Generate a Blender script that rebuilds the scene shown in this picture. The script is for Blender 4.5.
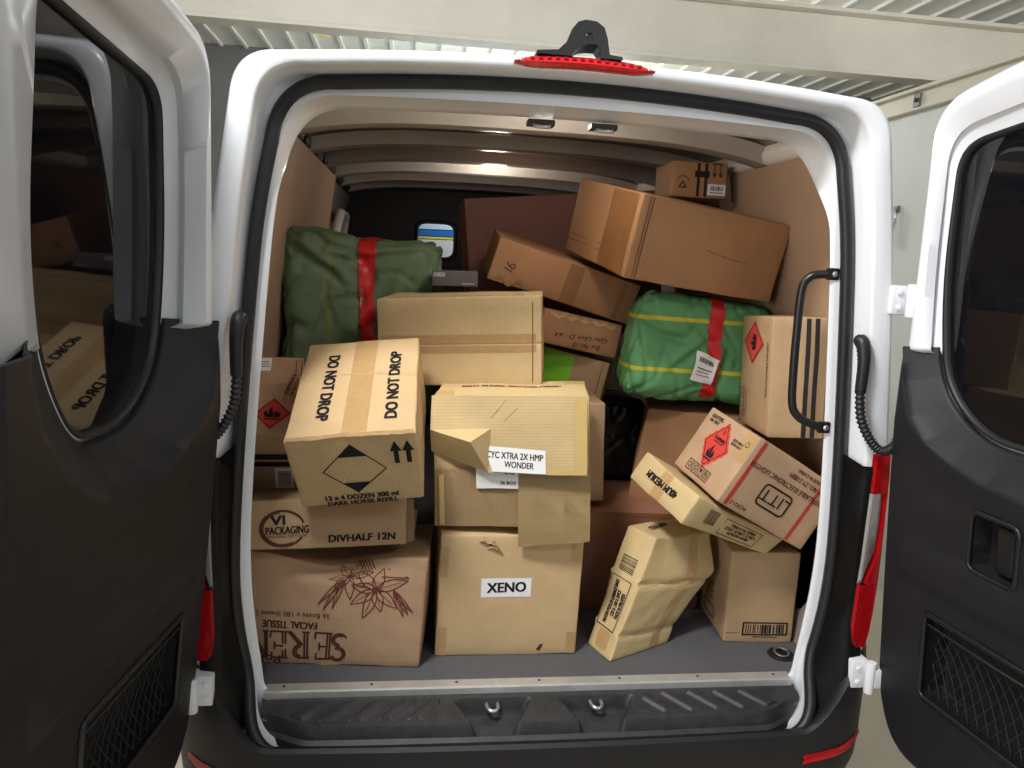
import bpy, bmesh, math, random
from mathutils import Vector, Matrix, Euler, noise, geometry

C = bpy.context.scene.collection
SC = bpy.context.scene
for o in list(bpy.data.objects):
    bpy.data.objects.remove(o)

# ------------------------------------------------------------------ camera
cam_d = bpy.data.cameras.new('camera')
cam = bpy.data.objects.new('camera', cam_d)
C.objects.link(cam)
cam_d.sensor_fit = 'HORIZONTAL'
cam_d.sensor_width = 36.0
cam_d.lens = 36.0 * 770.436 / 1024
cam_d.clip_start = 0.02
_r = ((0.9905299626, -0.1283889309, 0.0486484599), (-0.0270407803, 0.1649617621, 0.9859292131), (0.1346075382, 0.9779079197, -0.1599278312))
cam.matrix_world = Matrix(((_r[0][0], _r[1][0], -_r[2][0], -0.38646), (_r[0][1], _r[1][1], -_r[2][1], -1.94329),
                           (_r[0][2], _r[1][2], -_r[2][2], 1.15800), (0, 0, 0, 1)))
SC.camera = cam

# ------------------------------------------------------------------ world, lights, exposure
w = bpy.data.worlds.new('world')
SC.world = w
w.use_nodes = True
w.node_tree.nodes['Background'].inputs[0].default_value = (0.86, 0.93, 1.0, 1)
w.node_tree.nodes['Background'].inputs[1].default_value = 0.27


def area(name, loc, target, sx, sy, power, col=(1, 0.98, 0.95)):
    l = bpy.data.lights.new(name, 'AREA')
    l.shape = 'RECTANGLE'
    l.size, l.size_y = sx, sy
    l.energy = power
    l.color = col
    o = bpy.data.objects.new(name, l)
    o.location = loc
    o.rotation_euler = (Vector(target) - Vector(loc)).to_track_quat('-Z', 'Y').to_euler()
    C.objects.link(o)
    return o


area('garage_lamp', (-1.2, -1.2, 3.25), (-0.1, 0.2, 0.5), 0.6, 0.45, 108)
area('side_fill', (-3.2, -3.0, 1.25), (0.6, 0.5, 1.1), 1.8, 1.2, 72)  # added fill without a real fixture, brightens the ply lining
area('side_fill_right', (3.2, -3.0, 1.25), (-0.6, 0.5, 1.1), 1.8, 1.2, 118)  # matching added fill for the opposite lining and door
area('garage_lamp_far', (1.6, -3.0, 3.0), (0.4, 0.3, 0.6), 1.2, 0.5, 18)
area('drum_fill', (0.2, 4.9, 2.6), (0.1, 5.75, 1.3), 1.2, 0.4, 60)  # added light so the drum beyond the cab reads bright
pl = bpy.data.lights.new('ceiling_fill', 'POINT')  # unseen fill light added for the ceiling and far walls
pl.energy, pl.color, pl.shadow_soft_size = 120, (1, 0.98, 0.93), 0.25
po = bpy.data.objects.new('ceiling_fill', pl)
po.location = (1.3, 5.3, 2.45)
C.objects.link(po)
SC.view_settings.view_transform = 'Standard'
SC.view_settings.look = 'None'
SC.view_settings.gamma = 1
SC.view_settings.use_curve_mapping = False
SC.view_settings.exposure = 0.03


# ------------------------------------------------------------------ materials
def srgb(r, g, b):
    f = lambda c: c / 12.92 if c <= 0.04045 else ((c + 0.055) / 1.055) ** 2.4
    return (f(r / 255), f(g / 255), f(b / 255), 1)


def mat(name, col, rough=0.5, metal=0.0, spec=0.5, var=0.0, vscale=8.0, bump=0.0, bscale=60.0, coat=0.0, stretch=(1, 1, 1), coords='Object'):
    m = bpy.data.materials.new(name)
    m.use_nodes = True
    nt = m.node_tree
    b = nt.nodes['Principled BSDF']
    b.inputs['Base Color'].default_value = col
    b.inputs['Roughness'].default_value = rough
    b.inputs['Metallic'].default_value = metal
    b.inputs['Specular IOR Level'].default_value = spec
    b.inputs['Coat Weight'].default_value = coat
    b.inputs['Coat Roughness'].default_value = 0.08
    if var or bump:
        tc = nt.nodes.new('ShaderNodeTexCoord')
        mp = nt.nodes.new('ShaderNodeMapping')
        mp.inputs['Scale'].default_value = stretch
        nt.links.new(tc.outputs[coords], mp.inputs['Vector'])
    if var:
        n = nt.nodes.new('ShaderNodeTexNoise')
        n.inputs['Scale'].default_value = vscale
        n.inputs['Detail'].default_value = 6
        n.inputs['Roughness'].default_value = 0.65
        nt.links.new(mp.outputs[0], n.inputs['Vector'])
        cr = nt.nodes.new('ShaderNodeMapRange')
        cr.inputs['From Min'].default_value = 0.25
        cr.inputs['From Max'].default_value = 0.75
        cr.inputs['To Min'].default_value = 1 - var
        cr.inputs['To Max'].default_value = 1 + var
        nt.links.new(n.outputs['Fac'], cr.inputs['Value'])
        mx = nt.nodes.new('ShaderNodeVectorMath')
        mx.operation = 'SCALE'
        mx.inputs[0].default_value = col[:3]
        nt.links.new(cr.outputs[0], mx.inputs['Scale'])
        nt.links.new(mx.outputs[0], b.inputs['Base Color'])
    if bump:
        n2 = nt.nodes.new('ShaderNodeTexNoise')
        n2.inputs['Scale'].default_value = bscale
        n2.inputs['Detail'].default_value = 4
        nt.links.new(mp.outputs[0], n2.inputs['Vector'])
        bp = nt.nodes.new('ShaderNodeBump')
        bp.inputs['Strength'].default_value = bump
        bp.inputs['Distance'].default_value = 0.004
        nt.links.new(n2.outputs['Fac'], bp.inputs['Height'])
        nt.links.new(bp.outputs[0], b.inputs['Normal'])
    return m


def kraft(name, col, flute='x'):
    """corrugated board: soft mottling, faint flute lines and small dents"""
    m = mat(name, col, rough=0.72, spec=0.25, var=0.07, vscale=9.0)
    nt = m.node_tree
    b = nt.nodes['Principled BSDF']
    tc = nt.nodes.new('ShaderNodeTexCoord')
    wv = nt.nodes.new('ShaderNodeTexWave')
    wv.bands_direction = flute.upper()
    wv.inputs['Scale'].default_value = 38
    wv.inputs['Distortion'].default_value = 0.6
    wv.inputs['Detail'].default_value = 1
    nt.links.new(tc.outputs['Object'], wv.inputs['Vector'])
    n = nt.nodes.new('ShaderNodeTexNoise')
    n.inputs['Scale'].default_value = 22
    n.inputs['Detail'].default_value = 5
    nt.links.new(tc.outputs['Object'], n.inputs['Vector'])
    ad = nt.nodes.new('ShaderNodeMath')
    ad.operation = 'MULTIPLY_ADD'
    ad.inputs[1].default_value = 0.10
    nt.links.new(wv.outputs['Fac'], ad.inputs[0])
    nt.links.new(n.outputs['Fac'], ad.inputs[2])
    bp = nt.nodes.new('ShaderNodeBump')
    bp.inputs['Strength'].default_value = 0.6
    bp.inputs['Distance'].default_value = 0.004
    nt.links.new(ad.outputs[0], bp.inputs['Height'])
    nt.links.new(bp.outputs[0], b.inputs['Normal'])
    return m


K_TAN = kraft('kraft_tan', srgb(202, 173, 131))
K_PALE = kraft('kraft_pale', srgb(208, 182, 138))
K_YEL = kraft('kraft_yellowish', srgb(200, 176, 130), 'z')
K_MID = kraft('kraft_mid', srgb(178, 149, 114))
K_PINK = kraft('kraft_pinkish', srgb(182, 150, 120))
K_BRN = kraft('kraft_brown', srgb(168, 126, 90))
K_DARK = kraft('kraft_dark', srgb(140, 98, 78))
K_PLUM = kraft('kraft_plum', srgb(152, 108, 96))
M_EDGE = mat('board_edge', srgb(214, 184, 138), 0.85, var=0.2, vscale=80)
M_TAPE = mat('packing_tape', srgb(186, 152, 106), 0.28, spec=0.5, var=0.08, vscale=30)
M_TAPEY = mat('yellowed_tape', srgb(204, 174, 112), 0.28, spec=0.5, var=0.08, vscale=30)
M_TAPEB = mat('brown_tape', srgb(140, 98, 60), 0.3, spec=0.5, var=0.1, vscale=30)
M_TAPER = mat('red_tape', srgb(206, 34, 40), 0.35, var=0.12, vscale=25)
M_STRAP = mat('red_strap', srgb(226, 84, 78), 0.4, var=0.08, vscale=40)
M_BLACKTAPE = mat('black_tape', srgb(34, 30, 34), 0.4)
M_INK = mat('black_ink', srgb(34, 31, 34), 0.7, spec=0.2)
M_INKB = mat('brown_ink', srgb(84, 52, 44), 0.7, spec=0.2, var=0.2, vscale=20)
M_INKR = mat('red_brown_ink', srgb(112, 56, 48), 0.7, spec=0.2)
M_PEN = mat('marker_pen', srgb(54, 46, 48), 0.7, spec=0.2)
M_RED = mat('warning_red', srgb(206, 70, 60), 0.6, spec=0.3, var=0.06, vscale=20)
M_PAPER = mat('white_paper', srgb(238, 238, 238), 0.65, spec=0.3)
M_GREEN = mat('green_paper', srgb(134, 206, 44), 0.6)
M_WHITE = mat('white_paint', srgb(232, 235, 240), 0.28, spec=0.5, coat=0.5, var=0.015, vscale=3)
M_BOWS = mat('roof_bow_paint', srgb(226, 220, 210), 0.35, coat=0.2, var=0.04, vscale=4)
M_RUBBER = mat('black_rubber', srgb(28, 29, 33), 0.45, bump=0.1, bscale=200)
M_PLASTIC = mat('black_trim_plastic', srgb(26, 27, 31), 0.5, spec=0.4, var=0.18, vscale=14, bump=0.25, bscale=420)
M_PLASTIC2 = mat('satin_black_plastic', srgb(24, 24, 26), 0.35, spec=0.5)
M_STEP = mat('scuffed_step_plastic', srgb(46, 46, 48), 0.5, var=0.45, vscale=26, bump=0.25, bscale=250)
M_FLOOR = mat('cargo_floor_vinyl', srgb(86, 86, 90), 0.75, var=0.10, vscale=40, bump=0.3, bscale=350)
M_ALU = mat('aluminium', srgb(206, 206, 204), 0.42, metal=0.6, var=0.1, vscale=30)
M_STEEL = mat('bright_steel', srgb(200, 200, 205), 0.3, metal=0.9)
M_GALV = mat('dull_steel', srgb(120, 120, 120), 0.5, metal=0.7, var=0.1)
M_PLY = mat('plywood_lining', srgb(234, 200, 166), 0.6, var=0.10, vscale=5, stretch=(1, 1, 0.25), bump=0.1, bscale=30)
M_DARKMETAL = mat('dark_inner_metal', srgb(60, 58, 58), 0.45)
M_BULK = mat('bulkhead_black', srgb(14, 14, 15), 0.6)
M_ROOF = mat('roof_inner_skin', srgb(150, 140, 130), 0.5, var=0.05, vscale=3)
M_SACKG = None


def lens_mat(name, col, rough=0.12):
    m = mat(name, col, rough, spec=0.6, coat=0.6)
    nt = m.node_tree
    tc = nt.nodes.new('ShaderNodeTexCoord')
    v = nt.nodes.new('ShaderNodeTexVoronoi')
    v.inputs['Scale'].default_value = 70
    nt.links.new(tc.outputs['Object'], v.inputs['Vector'])
    bp = nt.nodes.new('ShaderNodeBump')
    bp.inputs['Strength'].default_value = 0.3
    bp.inputs['Distance'].default_value = 0.004
    nt.links.new(v.outputs['Distance'], bp.inputs['Height'])
    nt.links.new(bp.outputs[0], nt.nodes['Principled BSDF'].inputs['Normal'])
    return m


M_LENSR = lens_mat('red_lens', srgb(214, 24, 34))
M_LENSC = lens_mat('clear_lens', srgb(206, 200, 198))


def glass_mat(name, tint, clear):
    m = bpy.data.materials.new(name)
    m.use_nodes = True
    nt = m.node_tree
    b = nt.nodes['Principled BSDF']
    b.inputs['Base Color'].default_value = tint
    b.inputs['Roughness'].default_value = 0.03
    b.inputs['Specular IOR Level'].default_value = 0.5
    tr = nt.nodes.new('ShaderNodeBsdfTransparent')
    tr.inputs[0].default_value = (0.6, 0.62, 0.65, 1) if clear < .5 else (0.95, 0.97, 1.0, 1)
    mx = nt.nodes.new('ShaderNodeMixShader')
    mx.inputs[0].default_value = clear
    out = nt.nodes['Material Output']
    nt.links.new(b.outputs[0], mx.inputs[1])
    nt.links.new(tr.outputs[0], mx.inputs[2])
    nt.links.new(mx.outputs[0], out.inputs['Surface'])
    return m


M_TINT = glass_mat('tinted_glass', srgb(14, 14, 18), 0.10)
M_CLEAR = glass_mat('clear_glass', srgb(30, 34, 38), 0.93)


# ------------------------------------------------------------------ object helpers
def obj(name, bm, m=None, parent=None, smooth=False, angle=None):
    me = bpy.data.meshes.new(name)
    bm.normal_update()
    bm.to_mesh(me)
    bm.free()
    o = bpy.data.objects.new(name, me)
    C.objects.link(o)
    if m is not None:
        for mm in (m if isinstance(m, (list, tuple)) else [m]):
            me.materials.append(mm)
    if parent is not None:
        o.parent = parent
    if smooth:
        for p in me.polygons:
            p.use_smooth = True
        if angle:
            me.set_sharp_from_angle(angle=math.radians(angle))
    return o


def empty(name, loc=(0, 0, 0), rot=(0, 0, 0)):
    o = bpy.data.objects.new(name, None)
    o.location = loc
    o.rotation_euler = rot
    o.empty_display_size = 0.1
    C.objects.link(o)
    return o


def tag(o, label, cat, group=None, kind=None):
    if label:
        o['label'] = label
    if cat:
        o['category'] = cat
    if group:
        o['group'] = group
    if kind:
        o['kind'] = kind
    return o


def box(bm, x0, x1, y0, y1, z0, z1, bev=0.0, M=None):
    t = bmesh.new()
    bmesh.ops.create_cube(t, size=1)
    for v in t.verts:
        v.co = Vector(((x0 + x1) / 2 + v.co.x * (x1 - x0), (y0 + y1) / 2 + v.co.y * (y1 - y0), (z0 + z1) / 2 + v.co.z * (z1 - z0)))
    if bev:
        bmesh.ops.bevel(t, geom=t.edges[:], offset=bev, segments=2, affect='EDGES', profile=0.5)
    if M is not None:
        bmesh.ops.transform(t, matrix=M, verts=t.verts)
    merge(bm, t)


def merge(bm, t):
    me = bpy.data.meshes.new('tmp')
    t.to_mesh(me)
    t.free()
    bm.from_mesh(me)
    bpy.data.meshes.remove(me)


def tube(bm, pts, r, n=12, cap=True, closed=False):
    """sweep a circle along pts; r number or function(i)"""
    pts = [Vector(p) for p in pts]
    N = len(pts)
    rings = []
    up = Vector((0.123, 0.31, 0.94))
    for i, p in enumerate(pts):
        if closed:
            t = (pts[(i + 1) % N] - pts[i - 1])
        else:
            t = pts[min(i + 1, N - 1)] - pts[max(i - 1, 0)]
        t.normalize()
        a = up - t * up.dot(t)
        if a.length < 1e-4:
            a = t.orthogonal()
        a.normalize()
        up = a
        b = t.cross(a)
        rr = r(i) if callable(r) else r
        rings.append([bm.verts.new(p + (a * math.cos(2 * math.pi * k / n) + b * math.sin(2 * math.pi * k / n)) * rr) for k in range(n)])
    for i in range(N if closed else N - 1):
        A, B = rings[i], rings[(i + 1) % N]
        for k in range(n):
            bm.faces.new((A[k], A[(k + 1) % n], B[(k + 1) % n], B[k]))
    if cap and not closed:
        bm.faces.new(rings[0][::-1])
        bm.faces.new(rings[-1])


def smooth_path(pts, n=8):
    """Catmull-Rom through pts"""
    P = [Vector(p) for p in pts]
    out = []
    for i in range(len(P) - 1):
        p0, p1, p2, p3 = P[max(i - 1, 0)], P[i], P[i + 1], P[min(i + 2, len(P) - 1)]
        for k in range(n):
            t = k / n
            out.append(0.5 * ((2 * p1) + (p2 - p0) * t + (2 * p0 - 5 * p1 + 4 * p2 - p3) * t * t + (3 * p1 - p0 - 3 * p2 + p3) * t ** 3))
    out.append(P[-1])
    return out


def lathe(bm, prof, M, n=28):
    """prof list of (r, h) around local z, transformed by M"""
    rings = []
    for r, h in prof:
        rings.append([bm.verts.new(M @ Vector((r * math.cos(2 * math.pi * k / n), r * math.sin(2 * math.pi * k / n), h))) for k in range(n)])
    for a, b in zip(rings, rings[1:]):
        for k in range(n):
            bm.faces.new((a[k], a[(k + 1) % n], b[(k + 1) % n], b[k]))
    bm.faces.new(rings[0][::-1])
    bm.faces.new(rings[-1])


def skin_rings(bm, rings, closed=True):
    V = [[bm.verts.new(p) for p in r] for r in rings]
    n = len(V[0])
    for a, b in zip(V, V[1:]):
        for k in range(n if closed else n - 1):
            bm.faces.new((a[k], a[(k + 1) % n], b[(k + 1) % n], b[k]))
    return V


def prism(bm, poly, f, d0, d1):
    """extrude a 2D polygon: f(u, v, d) -> point"""
    a = [bm.verts.new(f(u, v, d0)) for u, v in poly]
    b = [bm.verts.new(f(u, v, d1)) for u, v in poly]
    bm.faces.new(a[::-1])
    bm.faces.new(b)
    n = len(poly)
    for i in range(n):
        bm.faces.new((a[i], a[(i + 1) % n], b[(i + 1) % n], b[i]))


def sstep(a, b, x):
    t = min(1, max(0, (x - a) / (b - a)))
    return t * t * (3 - 2 * t)


# ------------------------------------------------------------------ lettering and printed marks (flat 2D shapes laid on a face)
def text2d(s, bold=0.0, shear=0.0, xs=1.0):
    """outline triangles of a text, normalised to a unit box -0.5..0.5 ; returns verts, faces, aspect"""
    cu = bpy.data.curves.new('lettering', 'FONT')
    cu.body = s
    cu.align_x = 'CENTER'
    cu.resolution_u = 3
    cu.offset = bold
    cu.shear = shear
    cu.space_line = 0.95
    o = bpy.data.objects.new('lettering', cu)
    C.objects.link(o)
    dg = bpy.context.evaluated_depsgraph_get()
    me = bpy.data.meshes.new_from_object(o.evaluated_get(dg))
    vs = [(v.co.x, v.co.y) for v in me.vertices]
    fs = [tuple(p.vertices) for p in me.polygons]
    bpy.data.objects.remove(o)
    bpy.data.curves.remove(cu)
    bpy.data.meshes.remove(me)
    x0, x1 = min(v[0] for v in vs), max(v[0] for v in vs)
    y0, y1 = min(v[1] for v in vs), max(v[1] for v in vs)
    return [((x - x0) / (x1 - x0) - 0.5, (y - y0) / (y1 - y0) - 0.5) for x, y in vs], fs


class Ink:
    """collects flat shapes in face coordinates (u to the viewer's right, v up)"""

    def __init__(self):
        self.v, self.f, self.g = [], [], []

    def poly(self, pts):
        k = len(self.v)
        self.v += list(pts)
        self.f.append(tuple(range(k, k + len(pts))))
        return self

    def text(self, s, u, v, wd, h, rot=0, bold=0.012, shear=0.0):
        vs, fs = text2d(s, 0.0, shear)
        c, sn = math.cos(math.radians(rot)), math.sin(math.radians(rot))
        nl = s.count('\n') + 1
        b = bold * h / nl * 2.2
        g0 = len(self.f)
        for dx, dy in (((0, 0),) if bold < .006 else ((-b, -b * .5), (b, -b * .5), (-b, b * .5), (b, b * .5))):
            k = len(self.v)
            for x, y in vs:
                x, y = x * wd + dx, y * h + dy
                self.v.append((u + x * c - y * sn, v + x * sn + y * c))
            self.f += [tuple(i + k for i in f) for f in fs]
        self.g.append((g0, len(self.f)))
        return self

    def rect(self, u0, u1, v0, v1, n=4):
        for i in range(n):
            a, b = u0 + (u1 - u0) * i / n, u0 + (u1 - u0) * (i + 1) / n
            self.poly([(a, v0), (b, v0), (b, v1), (a, v1)])
        return self

    def line(self, pts, wd, closed=False):
        n = len(pts)
        for i in range(n if closed else n - 1):
            a, b = pts[i], pts[(i + 1) % n]
            dx, dy = b[0] - a[0], b[1] - a[1]
            L = math.hypot(dx, dy) or 1e-6
            nx, ny = -dy / L * wd / 2, dx / L * wd / 2
            ex, ey = dx / L * wd * 0.3, dy / L * wd * 0.3
            self.poly([(a[0] + nx - ex, a[1] + ny - ey), (a[0] - nx - ex, a[1] - ny - ey), (b[0] - nx + ex, b[1] - ny + ey), (b[0] + nx + ex, b[1] + ny + ey)])
        return self

    def frame(self, u0, u1, v0, v1, wd):
        return self.line([(u0, v0), (u1, v0), (u1, v1), (u0, v1)], wd, True)

    def ring(self, u, v, r, wd, a0=0, a1=360, n=40, ry=None):
        ry = ry or r
        pts = [(u + r * math.cos(math.radians(a0 + (a1 - a0) * i / n)), v + ry * math.sin(math.radians(a0 + (a1 - a0) * i / n))) for i in range(n + 1)]
        return self.line(pts, wd)

    def bars(self, u0, u1, v0, v1, seed=1, vertical=True):
        rnd = random.Random(seed)
        x = 0.0
        L = (u1 - u0) if vertical else (v1 - v0)
        while x < L:
            b = rnd.choice((0.0012, 0.002, 0.0032)) * L / 0.06
            if x + b > L:
                break
            if vertical:
                self.poly([(u0 + x, v0), (u0 + x + b, v0), (u0 + x + b, v1), (u0 + x, v1)])
            else:
                self.poly([(u0, v0 + x), (u1, v0 + x), (u1, v0 + x + b), (u0, v0 + x + b)])
            x += b + rnd.choice((0.0012, 0.0022, 0.003)) * L / 0.06
        return self

    def xf(self, fn):
        self.v = [fn(*p) for p in self.v]
        return self

    def turn(self, rot, u=0, v=0):
        c, s = math.cos(math.radians(rot)), math.sin(math.radians(rot))
        return self.xf(lambda x, y: (u + x * c - y * s, v + x * s + y * c))


def flame(ink, u, v, s, rot=0):
    """the flame pictogram of a flammable-goods diamond"""
    t = Ink()
    t.poly([(-.30, -.32), (.30, -.32), (.30, -.40), (-.30, -.40)])
    for pts in ([(-.26, -.26), (-.34, -.02), (-.24, .20), (-.20, .04), (-.10, -.10), (-.14, -.26)],
                [(-.14, -.26), (-.12, -.02), (-.16, .18), (-.02, .44), (.00, .14), (.06, -.02), (.02, -.26)],
                [(.02, -.26), (.10, -.02), (.10, .22), (.22, .02), (.20, -.26)],
                [(.18, -.26), (.22, -.08), (.28, .10), (.34, -.06), (.28, -.26)]):
        t.poly(pts)
    t.turn(rot).xf(lambda x, y: (u + x * s, v + y * s))
    k = len(ink.v)
    ink.v += t.v
    ink.f += [tuple(i + k for i in f) for f in t.f]
    return ink


# ------------------------------------------------------------------ cartons
AX = {'F': (0, 2, 1, -1, 1, 1), 'K': (0, 2, 1, 1, -1, 1), 'T': (0, 1, 2, 1, 1, 1), 'L': (1, 2, 0, -1, -1, 1), 'R': (1, 2, 0, 1, 1, 1)}


class Carton:
    def __init__(s, name, label, cat, dims, rot, centre, m, seed=1, amp=0.0022, r=0.005, seg=14, corners=None, extra=None, splits=None, group=None, bulge=0.003):
        s.d = Vector(dims)
        s.h = s.d / 2
        R = Euler(rot, 'XYZ').to_matrix()
        s.R = R
        base = Vector(centre) - R @ Vector((0, 0, s.h.z))
        s.root = empty(name, base, rot)
        tag(s.root, label, cat, group or 'cartons piled in the van')
        s.seed, s.amp, s.r, s.extra, s.bulge = seed, amp, r, extra, bulge
        s.corners = corners or {}
        s.m = m
        bm = bmesh.new()
        lists = []
        for a in range(3):
            h = s.h[a]
            n = max(4, int(round(seg * s.d[a] / max(s.d))))
            L = [-h, -h + r * .3, -h + r] + [-(h - r) + 2 * (h - r) * i / n for i in range(1, n)] + [h - r, h - r * .3, h]
            for e in (splits or {}).get(a, ()):
                L.append(e)
            L = sorted(set(round(x, 6) for x in L))
            lists.append(L)
        cache = {}

        def V(p):
            k = tuple(round(c, 5) for c in p)
            if k not in cache:
                cache[k] = bm.verts.new(s.D(s.round(Vector(p))))
            return cache[k]
        for a in range(3):
            b, c = (a + 1) % 3, (a + 2) % 3
            for sg in (-1, 1):
                for i in range(len(lists[b]) - 1):
                    for j in range(len(lists[c]) - 1):
                        q = []
                        for (x, y) in ((i, j), (i + 1, j), (i + 1, j + 1), (i, j + 1)):
                            p = [0, 0, 0]
                            p[a], p[b], p[c] = sg * s.h[a], lists[b][x], lists[c][y]
                            q.append(V(p))
                        if len(set(q)) == 4:
                            try:
                                bm.faces.new(q if sg > 0 else q[::-1])
                            except ValueError:
                                pass
        s.body = obj('carton_body', bm, m, s.root, True, 50)

    def round(s, p):
        i = Vector([max(-(s.h[k] - s.r), min(s.h[k] - s.r, p[k])) for k in range(3)])
        d = p - i
        return i + d.normalized() * s.r if d.length > s.r else p

    def D(s, p):
        """board warp: dents, belly of the faces, pushed corners; input centred local, output root-local (base at z=0)"""
        a, b, c = (p[k] / s.d[k] + .5 for k in range(3))
        q = p.copy()
        if s.bulge:
            for k in range(3):
                o = [x for x in range(3) if x != k]
                f = 1.0
                for x in o:
                    f *= max(0, 1 - (2 * p[x] / s.d[x]) ** 2)
                q[k] += s.bulge * f * max(-1, min(1, p[k] / s.h[k]))
        if s.amp:
            z = Vector((s.seed * 7.3, s.seed * 3.1, s.seed * 1.7))
            q += noise.noise_vector(p * 7 + z) * s.amp + noise.noise_vector(p * 19 + z) * s.amp * .45
        for code, off in s.corners.items():
            wgt = 1.0
            for ch in code:
                wgt *= {'L': 1 - a, 'R': a, 'F': 1 - b, 'B': b, 'D': 1 - c, 'T': c}[ch]
            q += Vector(off) * wgt
        if s.extra:
            q = s.extra(q, a, b, c)
        return q + Vector((0, 0, s.h.z))

    def on(s, face, u, v, off=0.0):
        i, j, k, sg, si, sj = AX[face]
        p = Vector((0, 0, 0))
        p[i], p[j] = u * si, v * sj
        p[k] = sg * s.h[k]
        e = Vector((0, 0, 0))
        e[k] = sg * off
        return s.D(p) + e

    def ink(s, name, face, ink, m, off=0.0016, label=None, parent=None):
        if len(ink.f) > sum(b - a for a, b in ink.g) and ink.g or len(ink.g) > 1:
            # every line of print is a part of its own, the other marks one more
            sets = [list(range(a, b)) for a, b in ink.g]
            tk = set(i for q in sets for i in q)
            sets.append([i for i in range(len(ink.f)) if i not in tk])
            o = None
            for q in sets:
                if q:
                    t = Ink()
                    t.v, t.f = ink.v, [ink.f[i] for i in q]
                    o = s.ink(name, face, t, m, off, label, parent)
            return o
        bm = bmesh.new()
        used = sorted(set(i for f in ink.f for i in f))
        vs = {i: bm.verts.new(s.on(face, ink.v[i][0], ink.v[i][1], off)) for i in used}
        for f in ink.f:
            try:
                bm.faces.new([vs[i] for i in f])
            except ValueError:
                pass
        bm.normal_update()
        i, j, k, sg, si, sj = AX[face]
        for f in bm.faces:
            if f.normal[k] * sg < 0:
                f.normal_flip()
        o = obj(name, bm, m, parent or s.root)
        if label:
            o['label'] = label
        return o

    def sheet(s, name, face, u0, u1, v0, v1, m, off=0.0009, n=10, rot=0, label=None, th=0.0004):
        """label or tape lying on one face"""
        bm = bmesh.new()
        cu, cv = (u0 + u1) / 2, (v0 + v1) / 2
        cr, sr = math.cos(math.radians(rot)), math.sin(math.radians(rot))
        G = []
        for i in range(n + 1):
            row = []
            for j in range(n + 1):
                x, y = u0 + (u1 - u0) * i / n - cu, v0 + (v1 - v0) * j / n - cv
                row.append(bm.verts.new(s.on(face, cu + x * cr - y * sr, cv + x * sr + y * cr, off)))
            G.append(row)
        for i in range(n):
            for j in range(n):
                bm.faces.new((G[i][j], G[i + 1][j], G[i + 1][j + 1], G[i][j + 1]))
        bm.normal_update()
        k, sg = AX[face][2], AX[face][3]
        for f in bm.faces:
            if f.normal[k] * sg < 0:
                f.normal_flip()
        o = obj(name, bm, m, s.root)
        if label:
            o['label'] = label
        return o

    def wrap(s, name, pts, m, wd, off=0.0012, label=None):
        """strap across faces: pts list of (face, u, v), wd along the direction given as (du, dv)"""
        bm = bmesh.new()
        rows = []
        for (face, u, v, du, dv) in pts:
            rows.append((s.on(face, u - du * wd / 2, v - dv * wd / 2, off), s.on(face, u + du * wd / 2, v + dv * wd / 2, off)))
        V = [(bm.verts.new(a), bm.verts.new(b)) for a, b in rows]
        for (a, b), (c, d) in zip(V, V[1:]):
            bm.faces.new((a, b, d, c))
        bmesh.ops.solidify(bm, geom=bm.faces[:], thickness=0.0006)
        o = obj(name, bm, m, s.root)
        if label:
            o['label'] = label
        return o


# ================================================================== SETTING: the garage
def structure(o, cat=None):
    o['kind'] = 'structure'
    return o


GZ = -0.66
bm = bmesh.new()
box(bm, -6, 6, -6, 7, GZ - 0.1, GZ)
structure(obj('floor', bm, mat('concrete', srgb(186, 176, 156), 0.8, var=0.10, vscale=3, bump=0.2, bscale=60)))
bm = bmesh.new()
box(bm, -6, 6, 6.8, 6.95, GZ, 3.3)
structure(obj('wall_back', bm, mat('grey_back_wall', srgb(112, 112, 112), 0.7, var=0.06, vscale=2)))
bm = bmesh.new()
box(bm, 2.4, 2.5, -4, 6.8, GZ, 2.1)
structure(obj('wall_right', bm, mat('panel_wall', srgb(206, 209, 202), 0.55, var=0.05, vscale=3, stretch=(1, 1, .3))))
bm = bmesh.new()
box(bm, 2.36, 2.54, -4, 6.8, 2.08, 2.19, 0.004)
box(bm, 2.33, 2.37, -4, 6.8, 2.175, 2.195, 0.003)
structure(obj('trim_1', bm, mat('cream_paint', srgb(206, 198, 178), 0.5, var=0.06, vscale=6)))
bm = bmesh.new()
box(bm, 5.9, 6.0, -6, 6.8, GZ, 3.3)
structure(obj('wall_far_right', bm, mat('grey_upper_wall', srgb(150, 150, 148), 0.7, var=0.05)))
bm = bmesh.new()
box(bm, -6, -5.9, -6, 6.8, GZ, 3.3)
structure(obj('wall_left', bm, mat('grey_side_wall', srgb(130, 130, 128), 0.7, var=0.05)))
# corrugated roof sheet
bm = bmesh.new()
box(bm, -6, 6, 2.9, 6.85, 3.2, 3.22)
for k in range(48):
    box(bm, -5.9 + k * .25, -5.865 + k * .25, 2.9, 6.8, 3.178, 3.201)
structure(obj('ceiling', bm, mat('roof_sheet', srgb(226, 226, 216), 0.5, var=0.05, vscale=2)))
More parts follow.
